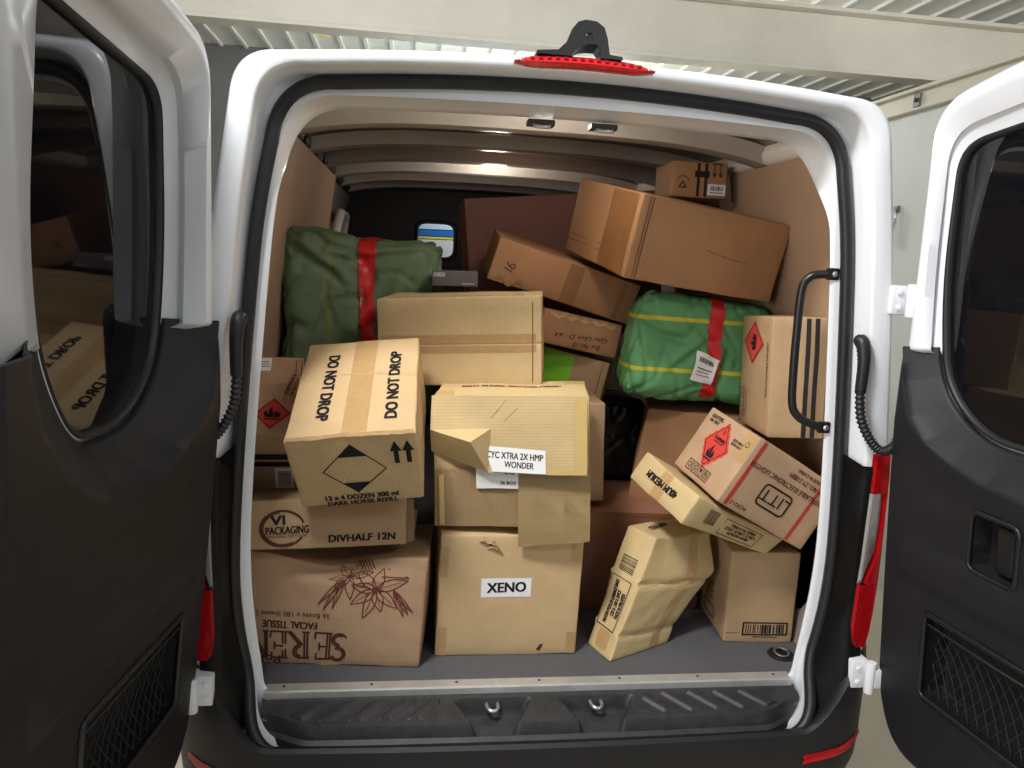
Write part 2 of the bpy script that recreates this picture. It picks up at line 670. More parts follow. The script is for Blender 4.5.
# steel beam across the garage
bm = bmesh.new()
box(bm, -6, 6, 3.0, 3.06, 2.47, 2.80, 0.004)
box(bm, -6, 6, 2.93, 3.16, 2.80, 2.825, 0.004)
box(bm, -6, 6, 2.98, 3.14, 2.45, 2.475, 0.004)
structure(obj('trim_2', bm, mat('beam_paint', srgb(222, 217, 202), 0.5, var=0.09, vscale=3)))
bm = bmesh.new()
box(bm, 4.1, 4.2, 6.62, 6.8, GZ, 3.2, 0.004)
structure(obj('trim_3', bm, mat('post_paint', srgb(170, 172, 170), 0.5)))
bm = bmesh.new()
tube(bm, [(-2.4, 5.0, 3.20), (-1.2, 6.2, 3.19)], 0.012, 8)
tag(obj('roof_conduit', bm, mat('yellow_conduit', srgb(196, 178, 120), 0.5), smooth=True), 'thin pale yellow conduit under the roof sheet above the van corner', 'conduit')
bm = bmesh.new()
tube(bm, [(2.0, 6.0, 3.18), (3.9, 4.8, 3.20)], 0.010, 8)
tag(obj('stay_rod', bm, mat('grey_rod', srgb(170, 166, 150), 0.5), smooth=True), 'thin grey stay rod under the corrugated roof beside the panel wall', 'rod')
# hook on the wall
hk = empty('wall_hook', (2.4, 2.3, 1.45))
tag(hk, 'small steel snap hook hanging on the pale panel wall', 'hook')
bm = bmesh.new()
tube(bm, smooth_path([(-.02, 0, .10), (-.03, .03, .10), (-.03, .035, .04), (-.03, .0, -.02), (-.03, -.03, .03), (-.03, -.02, .09), (-.02, 0, .10)], 6), 0.006, 8)
obj('hook_loop', bm, M_STEEL, hk, True)
bm = bmesh.new()
lathe(bm, [(.012, -.10), (.014, -.09), (.014, -.03), (.010, -.02)], Matrix.Translation((-.03, 0, 0)), 12)
obj('hook_body', bm, M_STEEL, hk, True)
bm = bmesh.new()
box(bm, -.012, 0, -.02, .02, .08, .12, .003)
obj('hook_plate', bm, M_GALV, hk)
bk = empty('wall_bracket', (2.4, 2.18, 2.13))
tag(bk, 'small square bracket on the cream capping of the panel wall', 'bracket')
bm = bmesh.new()
box(bm, -.05, -.04, -.03, .03, -.035, .035, .003)
obj('bracket_plate', bm, M_GALV, bk)
bm = bmesh.new()
lathe(bm, [(.010, 0), (.012, .004), (.012, .012), (.006, .014)], Matrix.Translation((-.05, 0, 0)) @ Matrix.Rotation(-math.pi / 2, 4, 'Y'), 6)
obj('bolt', bm, M_DARKMETAL, bk)

# drum seen through the cab, beyond the windscreen
dr = empty('steel_drum', (0.05, 5.75, GZ))
tag(dr, 'blue, yellow and white banded drum seen through the cab opening', 'drum')
for nm, z0, z1, c in (('drum_body', 0.0, 1.30, (215, 218, 222)), ('blue_band', 1.325, 1.385, (40, 110, 190)), ('yellow_band', 1.30, 1.325, (226, 210, 90)), ('white_top', 1.385, 1.7, (200, 224, 244))):
    bm = bmesh.new()
    lathe(bm, [(.60, z0 - GZ if z0 else 0), (.62, z0 - GZ + .004 if z0 else .008), (.62, z1 - GZ - .004), (.60, z1 - GZ)], Matrix.Identity(4), 40)
    obj(nm, bm, mat(nm, srgb(*c), 0.4), dr, True, 40)

# ================================================================== THE VAN
VAN = empty('cargo_van', (0, 0, 0))
tag(VAN, 'white cargo van with both rear doors open and black plastic trim', 'van')


def loop(y, xb, zb, rb, xm, zm, xu, zu, xt, zt, rt, crown=0.0, ybot=None, off=0.0, ytop=0.0):
    """closed rear-frame loop in the xz plane; off grows it outwards"""
    xb, xm, xu, xt, zb, zt = xb + off, xm + off, xu + off, xt + off, zb - off, zt + off
    half = []

    def seg(p, q, n, last=False):
        for i in range(n + (1 if last else 0)):
            t = i / n
            half.append((p[0] + (q[0] - p[0]) * t, p[1] + (q[1] - p[1]) * t))

    def corner(p, c, q, r, n):
        P, Cc, Q = Vector(p), Vector(c), Vector(q)
        a = Cc + (P - Cc).normalized() * r
        b = Cc + (Q - Cc).normalized() * r
        for i in range(n + 1):
            t = i / n
            half.append(tuple(a * (1 - t) ** 2 + Cc * 2 * t * (1 - t) + b * t * t))
        return a, b
    seg((0, zb), (xb - rb, zb), 10)
    corner((0, zb), (xb, zb), (xm, zm), rb, 12)
    # smooth side through mid and upper points
    cb = Vector((xb, zb)) + (Vector((xm, zm)) - Vector((xb, zb))).normalized() * rb
    ct = Vector((xt, zt)) + (Vector((xu, zu)) - Vector((xt, zt))).normalized() * rt
    side = smooth_path([(cb.x, cb.y, 0), (xm, zm, 0), (xu, zu, 0), (ct.x, ct.y, 0)], 10)
    half.extend([(p.x, p.y) for p in side[1:-1]])
    corner((xu, zu), (xt, zt), (0, zt + crown * 0.2), rt, 14)
    x0 = half[-1][0]
    z0 = half[-1][1]
    for i in range(1, 13):
        t = i / 12
        half.append((x0 * (1 - t), z0 + crown * (1 - (1 - t) ** 2)))
    full = half + [(-x, z) for x, z in half[-2:0:-1]]
    pts = []
    for x, z in full:
        yy = y + ytop * sstep(1.27, 1.47, z)
        if ybot is not None:
            k = 1 - sstep(zb, zb + .22, z)
            yy = y + (ybot - y) * k
        pts.append(Vector((x, yy, z)))
    return pts


A_ = dict(xb=.738, zb=-.012, rb=.05, xm=.772, zm=.42, xu=.722, zu=1.14, xt=.668, zt=1.505, rt=.13, crown=.012)
B_ = dict(xb=.735, zb=-.10, rb=.12, xm=.795, zm=.36, xu=.744, zu=1.12, xt=.678, zt=1.528, rt=.13, crown=.028)
C_ = dict(xb=.765, zb=-.125, rb=.14, xm=.820, zm=.40, xu=.764, zu=1.14, xt=.704, zt=1.552, rt=.13, crown=.03)
D_ = dict(xb=.79, zb=-.15, rb=.14, xm=.838, zm=.45, xu=.787, zu=1.14, xt=.728, zt=1.563, rt=.10, crown=.03)
E_ = dict(xb=.88, zb=-.22, rb=.10, xm=.905, zm=.50, xu=.853, zu=1.11, xt=.784, zt=1.593, rt=.095, crown=.033)
I_ = dict(xb=.86, zb=-.03, rb=.05, xm=.905, zm=.60, xu=.855, zu=1.20, xt=.775, zt=1.60, rt=.10, crown=.03)

# outer body: rear frame rebate, flank and roof in one white shell
LB_ = dict(A_, zb=-.11, xb=.735)
rings = [loop(.11, **A_, off=.075, ytop=.05), loop(.05, **A_, off=.03, ytop=.075), loop(.012, **A_, off=.004, ytop=.09), loop(.002, **A_, ytop=.088), loop(-.004, **A_, off=.006, ytop=.075),
         loop(-.005, **LB_, off=.014, ybot=.004), loop(-.006, **B_, ybot=-.09), loop(-.012, **C_, ybot=-.10), loop(-.013, **D_, off=-.010, ybot=-.10),
         loop(-.018, **D_, off=-.007), loop(-.080, **D_), loop(-.087, **D_, off=.002), loop(-.090, **D_, off=.007),
         loop(-.093, **E_, off=-.016), loop(-.089, **E_, off=-.006), loop(-.070, **E_), loop(-.02, **E_, off=.012), loop(.10, **E_, off=.022),
         loop(.6, **E_, off=.055), loop(2.0, **E_, off=.075), loop(3.4, **E_, off=.075), loop(4.2, **E_, off=.06), loop(4.75, **E_, off=-.05)]
bm = bmesh.new()
skin_rings(bm, rings)
obj('body_shell', bm, M_WHITE, VAN, True, 55)
# inner metal skin of the load bay
bm = bmesh.new()
skin_rings(bm, [loop(.10, **A_, off=.07, ytop=.06), loop(.13, **I_, off=-.01, ytop=.07), loop(.22, **I_), loop(1.0, **I_), loop(2.2, **I_), loop(3.3, **I_)])
bmesh.ops.reverse_faces(bm, faces=bm.faces[:])
obj('load_bay_skin', bm, M_ROOF, VAN, True, 40)
# bulkhead with a rounded window
bm = bmesh.new()
outer = loop(3.28, **I_, off=.02)
cxw, czw, rx, rz = -.225, 1.255, .118, .108
n = len(outer)
inner = []
for p in outer:
    an = math.atan2(p.z - czw, p.x - cxw)
    ca, sa = math.cos(an), math.sin(an)
    k = 1 / ((abs(ca) / rx) ** 5 + (abs(sa) / rz) ** 5) ** .2
    inner.append(Vector((cxw + ca * k, 3.28, czw + sa * k)))
inner2 = [p + Vector((0, .05, 0)) for p in inner]
inr = [Vector((cxw + (p.x - cxw) * 1.12, 3.262, czw + (p.z - czw) * 1.12)) for p in inner]
inr0 = [Vector((cxw + (p.x - cxw) * 1.2, 3.28, czw + (p.z - czw) * 1.2)) for p in inner]
skin_rings(bm, [outer, inr0, inr, [p + Vector((0, -.018, 0)) for p in inner], inner2])
obj('bulkhead', bm, M_BULK, VAN, True, 40)
bm = bmesh.new()
bm.faces.new([bm.verts.new(p + Vector((0, .025, 0))) for p in inner])
obj('bulkhead_window', bm, M_CLEAR, VAN)

# roof bows
for yb, dp in ((0.64, .05), (1.14, .045), (1.62, .045), (2.10, .045), (2.58, .045), (3.02, .045)):
    bm = bmesh.new()
    R_ = []
    for i in range(25):
        t = -1 + 2 * i / 24
        x = t * .80
        zt = 1.618 - .05 * t ** 4 - .012 * t * t
        R_.append([Vector((x, yb - .075, zt)), Vector((x, yb - .045, zt - dp)), Vector((x, yb - .02, zt - dp - .004)), Vector((x, yb + .02, zt - dp - .004)), Vector((x, yb + .045, zt - dp)), Vector((x, yb + .075, zt))])
    skin_rings(bm, R_, closed=False)
    bmesh.ops.solidify(bm, geom=bm.faces[:], thickness=.002)
    obj('roof_bow', bm, M_BOWS, VAN, True, 40)
# short braces between header and first bow, cant rails
for xx in (-.56, -.10, .16, .42):
    bm = bmesh.new()
    box(bm, xx - .022, xx + .022, .15, .58, 1.604, 1.622, .004)
    obj('roof_brace', bm, M_BOWS, VAN)
for sx in (-1, 1):
    bm = bmesh.new()
    tube(bm, [(sx * .80, .2, 1.545), (sx * .80, 1.5, 1.55), (sx * .80, 3.2, 1.55)], .04, 10)
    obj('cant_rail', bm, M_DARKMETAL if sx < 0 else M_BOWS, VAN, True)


def wall_x(z):
    t = max(0, (z - .6) / .92)
    return .893 - .045 * t - .042 * t * t


# ply lining panels
for sx, y1, zt in ((-1, 2.05, 1.515), (1, 1.0, 1.505)):
    bm = bmesh.new()
    R_ = []
    off = .022 if sx > 0 else .045
    for i in range(15):
        z = .02 + (zt - .02) * i / 14
        X = (wall_x(z) - off) * sx
        R_.append([Vector((X, .125, z)), Vector((X, y1 * .5, z)), Vector((X, y1, z))])
    skin_rings(bm, R_, closed=False)
    bmesh.ops.solidify(bm, geom=bm.faces[:], thickness=.008 * sx)
    obj('lining_panel', bm, M_PLY, VAN, True, 30)
# slotted rail above the panel
for sx in (-1, 1):
    for k in range(5 if sx < 0 else 3):
        yy = .30 + k * (.30 if sx < 0 else .20)
        bm = bmesh.new()
        X = sx * (.788 if sx > 0 else wall_x(1.53) - .035)
        box(bm, min(X, X - sx * .018), max(X, X - sx * .018), yy, yy + (.07 if sx < 0 else .055), 1.520, 1.545 + .012 * (k % 2), .005)
        obj('dark_slot', bm, M_PLASTIC2, VAN)  # black blocks stand in for the shade inside open slots
bm = bmesh.new()
R_ = [[Vector((sx_, y, z)) for y in (.16, 1.1)] for sx_, z in ((.80, 1.505), (.785, 1.54), (.765, 1.575), (.73, 1.60))]
skin_rings(bm, R_, closed=False)
bmesh.ops.solidify(bm, geom=bm.faces[:], thickness=.003)
obj('cant_panel', bm, M_BOWS, VAN, True)
# light framed side window far up the left wall, behind the lining
bm = bmesh.new()
tube(bm, [(-.80, 2.35, .9), (-.79, 2.35, 1.25), (-.77, 2.42, 1.36), (-.77, 2.75, 1.36), (-.79, 2.82, 1.25), (-.80, 2.82, .9)], .025, 8)
obj('side_door_frame', bm, M_BOWS, VAN, True)

# made-up lamp boxes and fill lights, added to brighten the load bay
for yl, el in ((1.86, 5.0), (.27, 5.5)):
    bm = bmesh.new()
    box(bm, -.09, .09, yl - .045, yl + .045, 1.598, 1.612, .006)
    obj('bay_fill_box', bm, mat('fill_box_face', srgb(230, 226, 216), .4), VAN, True, 40)
    ll = bpy.data.lights.new('bay_fill_light', 'POINT')
    ll.energy, ll.color, ll.shadow_soft_size = el, (1, .90, .80), .06
    lo = bpy.data.objects.new('bay_fill_light', ll)
    lo.location = (0, yl, 1.545 if yl > 1 else 1.572)
    C.objects.link(lo)

# floor, sill strip, step
bm = bmesh.new()
box(bm, -.885, .885, .012, 3.28, -.028, 0)
obj('cargo_floor', bm, M_FLOOR, VAN)
bm = bmesh.new()
box(bm, -.738, .738, -.012, .026, -.004, .005, .0018)
box(bm, -.735, .735, -.016, -.008, -.022, .003, .001)
st = obj('sill_strip', bm, M_ALU, VAN)
for k in range(7):
    bm = bmesh.new()
    lathe(bm, [(.0045, 0), (.0045, .0012), (.002, .0022)], Matrix.Translation((-.69 + k * .23, .010, .0048)), 10)
    obj('rivet', bm, M_DARKMETAL, st)


def trap(x, c, w0, w1, t):
    """1 inside a trapezoid recess centred c; half width w0 at t=0 (back) to w1 at t=1 (front)"""
    hw = w0 + (w1 - w0) * t
    return 1 - sstep(hw - .012, hw + .012, abs(x - c))


LAT = (-.135, .152)


def step_z(x, t):
    """t 0 back edge at the strip, 1 front edge of the tread"""
    z = -.014 - .020 * t
    rec = max(trap(x, LAT[0], .11, .055, t), trap(x, LAT[1], .11, .055, t))
    z -= .045 * rec * sstep(.18, .34, t)
    g = 0
    if abs(x) > .28:
        ph = ((abs(x) - .28) - (t - .5) * .10) / .075
        if 0 < ph < 5 and .22 < t < .86:
            f = ph - math.floor(ph)
            g = .0065 * (sstep(.1, .2, f) - sstep(.55, .65, f))
    return z + g


bm = bmesh.new()
G = []
NX, NT = 300, 26
for i in range(NX + 1):
    x = -.742 + 1.484 * i / NX
    row = [Vector((x, -.004, -.045))]
    for j in range(NT + 1):
        t = j / NT
        bow = .092 + .012 * (1 - (x / .74) ** 2)
        endw = 1 - .55 * sstep(.60, .742, abs(x))
        y = -.012 - t * bow * endw
        row.append(Vector((x, y, step_z(x, t) + (.01 * (1 - endw) if t > .5 else 0))))
    y = row[-1].y
    row.append(Vector((x, y - .004, row[-1].z - .006)))
    row.append(Vector((x, y - .010, -.070)))
    row.append(Vector((x, y - .022, -.078)))
    row.append(Vector((x, y - .024, -.096)))
    G.append(row)
skin_rings(bm, G, closed=False)
obj('sill_step', bm, M_STEP, VAN, True, 35)
bm = bmesh.new()
pts = [Vector((x, -.124 + .06 * sstep(.52, .74, abs(x)) - .008 * (1 - (x / .74) ** 2) + .008, -.080 + .035 * sstep(.55, .75, abs(x)))) for x in [-.74 + 1.48 * i / 60 for i in range(61)]]
tube(bm, pts, .005, 8)
obj('dusty_lip', bm, mat('dusty_lip', srgb(120, 104, 84), 0.8, var=.3, vscale=40), VAN, True)

# rubber seal
bm = bmesh.new()
ls = loop(-.018, **B_, off=.016, ybot=-.118)
t0 = bmesh.new()
tube(bm, ls, .0168, 10, closed=True)
obj('door_seal', bm, M_RUBBER, VAN, True)
# black cover panels on the lower pillars beside the lamps
SEAL = [p for p in loop(0, **B_) if p.x > 0 and p.z < 1.2]


def seal_x(z):
    return min(SEAL, key=lambda p: abs(p.z - z) + (0 if p.x > .5 else 9)).x


for sx in (-1, 1):
    bm = bmesh.new()
    R_ = []
    for i in range(12):
        z = -.05 + .73 * i / 11
        xi = seal_x(z) + .017
        tpr = 0 if z < .62 else .02 * (z - .62) / .06
        yo = -.022 * (1 - sstep(.08, .22, z))
        R_.append([Vector((sx * xi, -.02 + yo, z)), Vector((sx * max(xi + .006, .822 - .02 * max(0, .1 - z) / .15), -.094 + yo, z - tpr)), Vector((sx * (.842 + tpr * .3), -.104 + yo, z - tpr)), Vector((sx * .872, -.096 + yo, z - tpr))])
    skin_rings(bm, R_, closed=False)
    bmesh.ops.solidify(bm, geom=bm.faces[:], thickness=.003)
    obj('pillar_cover', bm, M_PLASTIC2, VAN, True, 50)

# bumper
bm = bmesh.new()
R_ = []
NXB = 80
for i in range(-6, NXB + 7):
    ext = max(0, -i, i - NXB) * .10
    s = -1 + 2 * min(max(i, 0), NXB) / NXB
    ax = abs(s)
    # plan outline: straight then wrapping corner
    if ax < .72:
        x = s / .72 * .77
        y = -.152 - .020 * (1 - (ax / .72) ** 2)
        dx, dy = 0, -1
    else:
        an = (ax - .72) / .28 * math.radians(86)
        x = math.copysign(.77 + .190 * math.sin(an) + ext * .06, s)
        y = -.152 + .22 * (1 - math.cos(an)) + ext
        dx, dy = math.copysign(math.sin(an), s), -math.cos(an)
    k = sstep(.66, .86, ax)
    zt = -.072 + .205 * k
    zi = -.105 + .225 * k
    inn = .05 + .02 * k
    def q(d, z):
        return Vector((x - dx * d, y - dy * d, z))
    R_.append([q(inn, zi), q(.028, zt - .004), q(.012, zt), q(.002, zt - .008), q(-.004, zt - .06), q(-.004, -.135), q(.0, -.19), q(.015, -.24), q(.055, -.31), q(.14, -.33)])
skin_rings(bm, R_, closed=False)
bump = obj('rear_bumper', bm, M_PLASTIC, VAN, True, 40)
for sx in (-1, 1):
    bm = bmesh.new()
    P = []
    for i in range(9):
        t = i / 8
        an = math.radians(max(0, t - .35) / .65 * 46)
        x = sx * (.71 + .06 * min(1, t / .35) + .192 * math.sin(an))
        y = -.1535 + .22 * (1 - math.cos(an)) - .005
        P.append([Vector((x, y, -.165 + .035 * i / 8)), Vector((x * 1.003, y - .003, -.152 + .035 * i / 8)), Vector((x, y, -.139 + .035 * i / 8))])
    skin_rings(bm, P, closed=False)
    bmesh.ops.solidify(bm, geom=bm.faces[:], thickness=.004)
    obj('reflector', bm, M_LENSR, bump, True)

# striker latches on the step and under the header
for x in LAT:
    bm = bmesh.new()
    box(bm, x - .045, x + .045, -.020, -.014, -.052, -.020, .003)
    la = obj('striker_plate', bm, M_STEEL, VAN)
    bm = bmesh.new()
    tube(bm, smooth_path([(x - .014, -.018, -.034), (x - .014, -.055, -.036), (x, -.066, -.038), (x + .014, -.055, -.036), (x + .014, -.018, -.034)], 5), .006, 8)
    obj('striker_loop', bm, M_STEEL, la, True)
for x in (-.066, .098):
    bm = bmesh.new()
    box(bm, x - .035, x + .035, .07, .11, 1.497, 1.512, .003)
    la = obj('header_latch', bm, M_DARKMETAL, VAN)
    bm = bmesh.new()
    tube(bm, smooth_path([(x - .02, .08, 1.500), (x - .016, .06, 1.492), (x + .016, .06, 1.492), (x + .02, .08, 1.500)], 5), .005, 8)
    obj('striker_loop', bm, M_STEEL, la, True)

# tail lamps
for sx in (-1, 1):
    bm = bmesh.new()
    box(bm, min(sx * .838, sx * .90), max(sx * .838, sx * .90), -.085, .06, .145, .70, .006)
    tl = obj('tail_lamp', bm, M_PLASTIC2, VAN)
    def lens(name, segs, m):
        b2 = bmesh.new()
        R2 = []
        for z, xi, xo in segs:
            R2.append([Vector((sx * xi, -.098, z)), Vector((sx * (xi + .006), -.112, z)), Vector((sx * (xo - .012), -.110, z)), Vector((sx * xo, -.088, z)), Vector((sx * xo, .05, z))])
        skin_rings(b2, R2, closed=False)
        bmesh.ops.solidify(b2, geom=b2.faces[:], thickness=.006)
        obj(name, b2, m, tl, True, 50)
    lens('red_lens', [(.695, .843, .898), (.64, .843, .902), (.59, .843, .904)], M_LENSR)
    lens('clear_lens', [(.588, .842, .882), (.50, .841, .884), (.42, .840, .880), (.335, .838, .850)], M_LENSC)
    lens('red_side_lens', [(.588, .884, .904), (.50, .886, .906), (.42, .882, .908), (.335, .853, .908)], M_LENSR)
    lens('red_lens', [(.333, .838, .908), (.26, .837, .906), (.20, .836, .902), (.150, .836, .894)], M_LENSR)

# high level brake lamp and reversing camera
bm = bmesh.new()
R_ = []
for i in range(41):
    s = -1 + 2 * i / 40
    x = s * .165
    e = max(.15, (1 - abs(s) ** 6)) 
    zc = 1.603 + .008 * (1 - s * s)
    h = .0125 * e
    R_.append([Vector((x, -.088, zc - h)), Vector((x, -.112, zc - h * .9)), Vector((x, -.120, zc - h * .3)), Vector((x, -.118, zc + h * .4)), Vector((x, -.108, zc + h)), Vector((x, -.085, zc + h))])
skin_rings(bm, R_)
bl = obj('brake_lamp', bm, M_LENSR, VAN, True, 45)
bm = bmesh.new()
for k in range(14):
    x = -.125 + .25 * k / 13
    box(bm, x - .005, x + .005, -.1215, -.115, 1.607 + .010 * (1 - (x / .165) ** 2) - .004, 1.607 + .010 * (1 - (x / .165) ** 2) + .002, .001)
obj('led_row', bm, mat('led_dark_red', srgb(130, 14, 22), .3), bl)
for x in (-.15, .15):
    bm = bmesh.new()
    lathe(bm, [(.004, 0), (.004, .004), (.002, .005)], Matrix.Translation((x, -.116, 1.606)) @ Matrix.Rotation(math.pi / 2, 4, 'X'), 8)
    obj('screw', bm, M_STEEL, bl)
bm = bmesh.new()
arch = [(-.115, 1.622), (-.115, 1.629), (-.066, 1.634), (-.048, 1.652), (-.036, 1.682), (-.022, 1.700), (-.004, 1.706), (.022, 1.704), (.040, 1.692), (.048, 1.668), (.054, 1.632), (.085, 1.629), (.085, 1.622),
        (.032, 1.622), (.033, 1.640), (.026, 1.652), (.006, 1.652), (-.010, 1.648), (-.028, 1.634), (-.034, 1.622)]
tri = geometry.tessellate_polygon([[Vector((u, v, 0)) for u, v in arch]])
fa = [bm.verts.new((u, -.118 + (v - 1.622) * .15, v)) for u, v in arch]
fb = [bm.verts.new((u, -.065 + (v - 1.622) * .1, v - (v - 1.622) * .25)) for u, v in arch]
for t in tri:
    bm.faces.new([fa[i] for i in t])
    bm.faces.new([fb[i] for i in t][::-1])
for i in range(len(arch)):
    j = (i + 1) % len(arch)
    bm.faces.new((fa[i], fa[j], fb[j], fb[i]))
bmesh.ops.recalc_face_normals(bm, faces=bm.faces[:])
rc = obj('reversing_camera', bm, M_PLASTIC2, VAN, True, 40)
bm = bmesh.new()
lathe(bm, [(.010, 0), (.010, .004), (.007, .006), (.004, .004)], Matrix.Translation((.006, -.106, 1.668)) @ Matrix.Rotation(math.pi / 2, 4, 'X'), 14)
obj('camera_lens', bm, mat('lens_glass', srgb(10, 10, 14), .05), rc, True)

# grab handle
bm = bmesh.new()
tube(bm, smooth_path([(.725, .000, 1.158), (.700, .004, 1.158), (.672, .012, 1.150), (.655, .02, 1.115), (.655, .022, 1.0), (.658, .022, .88), (.664, .02, .80), (.682, .012, .768), (.715, .004, .752), (.752, .0, .742)], 8), .0115, 12)
gh = obj('grab_handle', bm, M_PLASTIC2, VAN, True)
for x, z in ((.728, 1.160), (.752, .744)):
    bm = bmesh.new()
    box(bm, x - .020, x + .014, -.010, .004, z - .016, z + .016, .004)
    obj('handle_foot', bm, M_PLASTIC2, gh)
    bm = bmesh.new()
    lathe(bm, [(.008, 0), (.008, .003), (.004, .006)], Matrix.Translation((x, -.009, z)) @ Matrix.Rotation(math.pi / 2, 4, 'X'), 10)
    obj('bolt', bm, M_STEEL, gh)

# door cable conduits
for sx in (-1, 1):
    pts = smooth_path([(sx * .778, -.085, .985), (sx * .781, -.10, .93), (sx * .780, -.105, .86), (sx * .786, -.115, .79), (sx * .812, -.13, .735), (sx * .842, -.14, .712), (sx * .874, -.14, .735), (sx * .892, -.135, .80), (sx * .90, -.13, .87)], 22)
    bm = bmesh.new()
    tube(bm, pts, lambda i: .0115 + .0022 * math.sin(i * 1.6), 10)
    cc = obj('cable_conduit', bm, M_RUBBER, VAN, True)
    bm = bmesh.new()
    tube(bm, smooth_path([(sx * .775, -.075, .995), (sx * .778, -.095, .985), (sx * .781, -.104, .94), (sx * .781, -.104, .86)], 6), lambda i: .0195 - .0003 * i if i > 2 else .015, 12)
    obj('conduit_boot', bm, M_RUBBER, cc, True)
    # hinges
    for z0, z1, xa in ((1.065, 1.14, .835), (.045, .125, .835)):
        hy_ = -.032 if z0 < .5 else 0
        bm = bmesh.new()
        box(bm, min(sx * xa, sx * (xa + .05)), max(sx * xa, sx * (xa + .05)), -.108 + hy_, -.085, z0, z1, .006)
        lathe(bm, [(.013, z0 - .004), (.014, z0), (.014, z1), (.013, z1 + .004)], Matrix.Translation((sx * (xa + .045), -.122 + hy_, 0)), 14)
        box(bm, min(sx * (xa + .045), sx * (xa + .10)), max(sx * (xa + .045), sx * (xa + .10)), -.135 + hy_, -.112 + hy_, z0 + .012, z1 - .012, .005)
        hg = obj('hinge', bm, M_WHITE, VAN, True, 40)
        for dz in (.02, -.02):
            bm = bmesh.new()
            lathe(bm, [(.008, 0), (.008, .005), (.004, .007)], Matrix.Translation((sx * (xa + .018), -.107 + hy_, (z0 + z1) / 2 + dz)) @ Matrix.Rotation(math.pi / 2, 4, 'X'), 6)
            obj('bolt', bm, M_WHITE, hg)

# tie-down ring in the floor corner
bm = bmesh.new()
lathe(bm, [(.040, 0), (.042, .003), (.036, .007), (.026, .003), (.024, .002)], Matrix.Translation((.772, .125, .0005)), 24)
td = obj('lashing_cup', bm, M_PLASTIC2, VAN, True, 50)
bm = bmesh.new()
tube(bm, [Vector((.772 + .021 * math.cos(a), .125 + .021 * math.sin(a), .010 + .003 * math.sin(a))) for a in [2 * math.pi * i / 20 for i in range(20)]], .004, 8, closed=True)
obj('lashing_ring', bm, M_GALV, td, True)

# wheels under the body
for sx in (-1, 1):
    for yy in (.95, 4.3):
        bm = bmesh.new()
        lathe(bm, [(.20, -.10), (.30, -.115), (.335, -.09), (.34, 0), (.335, .09), (.30, .115), (.20, .10)], Matrix.Translation((sx * .80, yy, GZ + .34)) @ Matrix.Rotation(math.pi / 2, 4, 'Y'), 32)
        wh = obj('wheel', bm, M_RUBBER, VAN, True, 50)
        bm = bmesh.new()
        lathe(bm, [(.05, -.06), (.12, -.085), (.19, -.105), (.20, -.1), (.20, .1), (.05, .09)], Matrix.Translation((sx * .80, yy, GZ + .34)) @ Matrix.Rotation(math.pi / 2 * -sx, 4, 'Y'), 24)
        obj('wheel_rim', bm, M_GALV, wh, True, 40)


# ------------------------------------------------------------------ rear doors
def ray_poly(poly, c, ang):
    """distance from c along ang to a closed polygon"""
    dx, dy = math.cos(ang), math.sin(ang)
    best = None
    n = len(poly)
    for i in range(n):
        x1, y1 = poly[i][0] - c[0], poly[i][1] - c[1]
        x2, y2 = poly[(i + 1) % n][0] - c[0], poly[(i + 1) % n][1] - c[1]
        ex, ey = x2 - x1, y2 - y1
        den = dx * ey - dy * ex
        if abs(den) < 1e-12:
            continue
        t = (x1 * ey - y1 * ex) / den
        k = (x1 * dy - y1 * dx) / den
        if t > 0 and -1e-6 <= k <= 1 + 1e-6:
            if best is None or t > best:
                best = t
    return best or 0.01


def rounded(poly, rads, n=8):
    out = []
    N = len(poly)
    for i in range(N):
        P, Q, R = Vector(poly[i - 1]), Vector(poly[i]), Vector(poly[(i + 1) % N])
        r = min(rads[i], (P - Q).length * .49, (R - Q).length * .49)
        a = Q + (P - Q).normalized() * r
        b = Q + (R - Q).normalized() * r
        for k in range(n + 1):
            t = k / n
            out.append(tuple(a * (1 - t) ** 2 + Q * 2 * t * (1 - t) + b * t * t))
    return out


OUT = rounded([(.030, 1.585), (.030, 1.0), (.038, .60), (.055, .04), (.12, -.09), (.83, -.09), (.84, .6), (.83, 1.0), (.79, 1.68), (.30, 1.645)], [.085, .3, .3, .09, .09, .04, .3, .3, .05, .2])
WIN0 = rounded([(.075, 1.485), (.078, 1.15), (.125, .90), (.27, .795), (.50, .800), (.60, .93), (.625, 1.15), (.585, 1.555)], [.075, .2, .11, .16, .12, .12, .2, .06])
CREST0 = [(.040, .985), (.060, .90), (.098, .815), (.155, .768), (.237, .735), (.34, .708), (.45, .702), (.55, .735), (.625, .80), (.675, .88), (.700, .985), (.37, 1.6)]
CEN = (.36, 1.02)


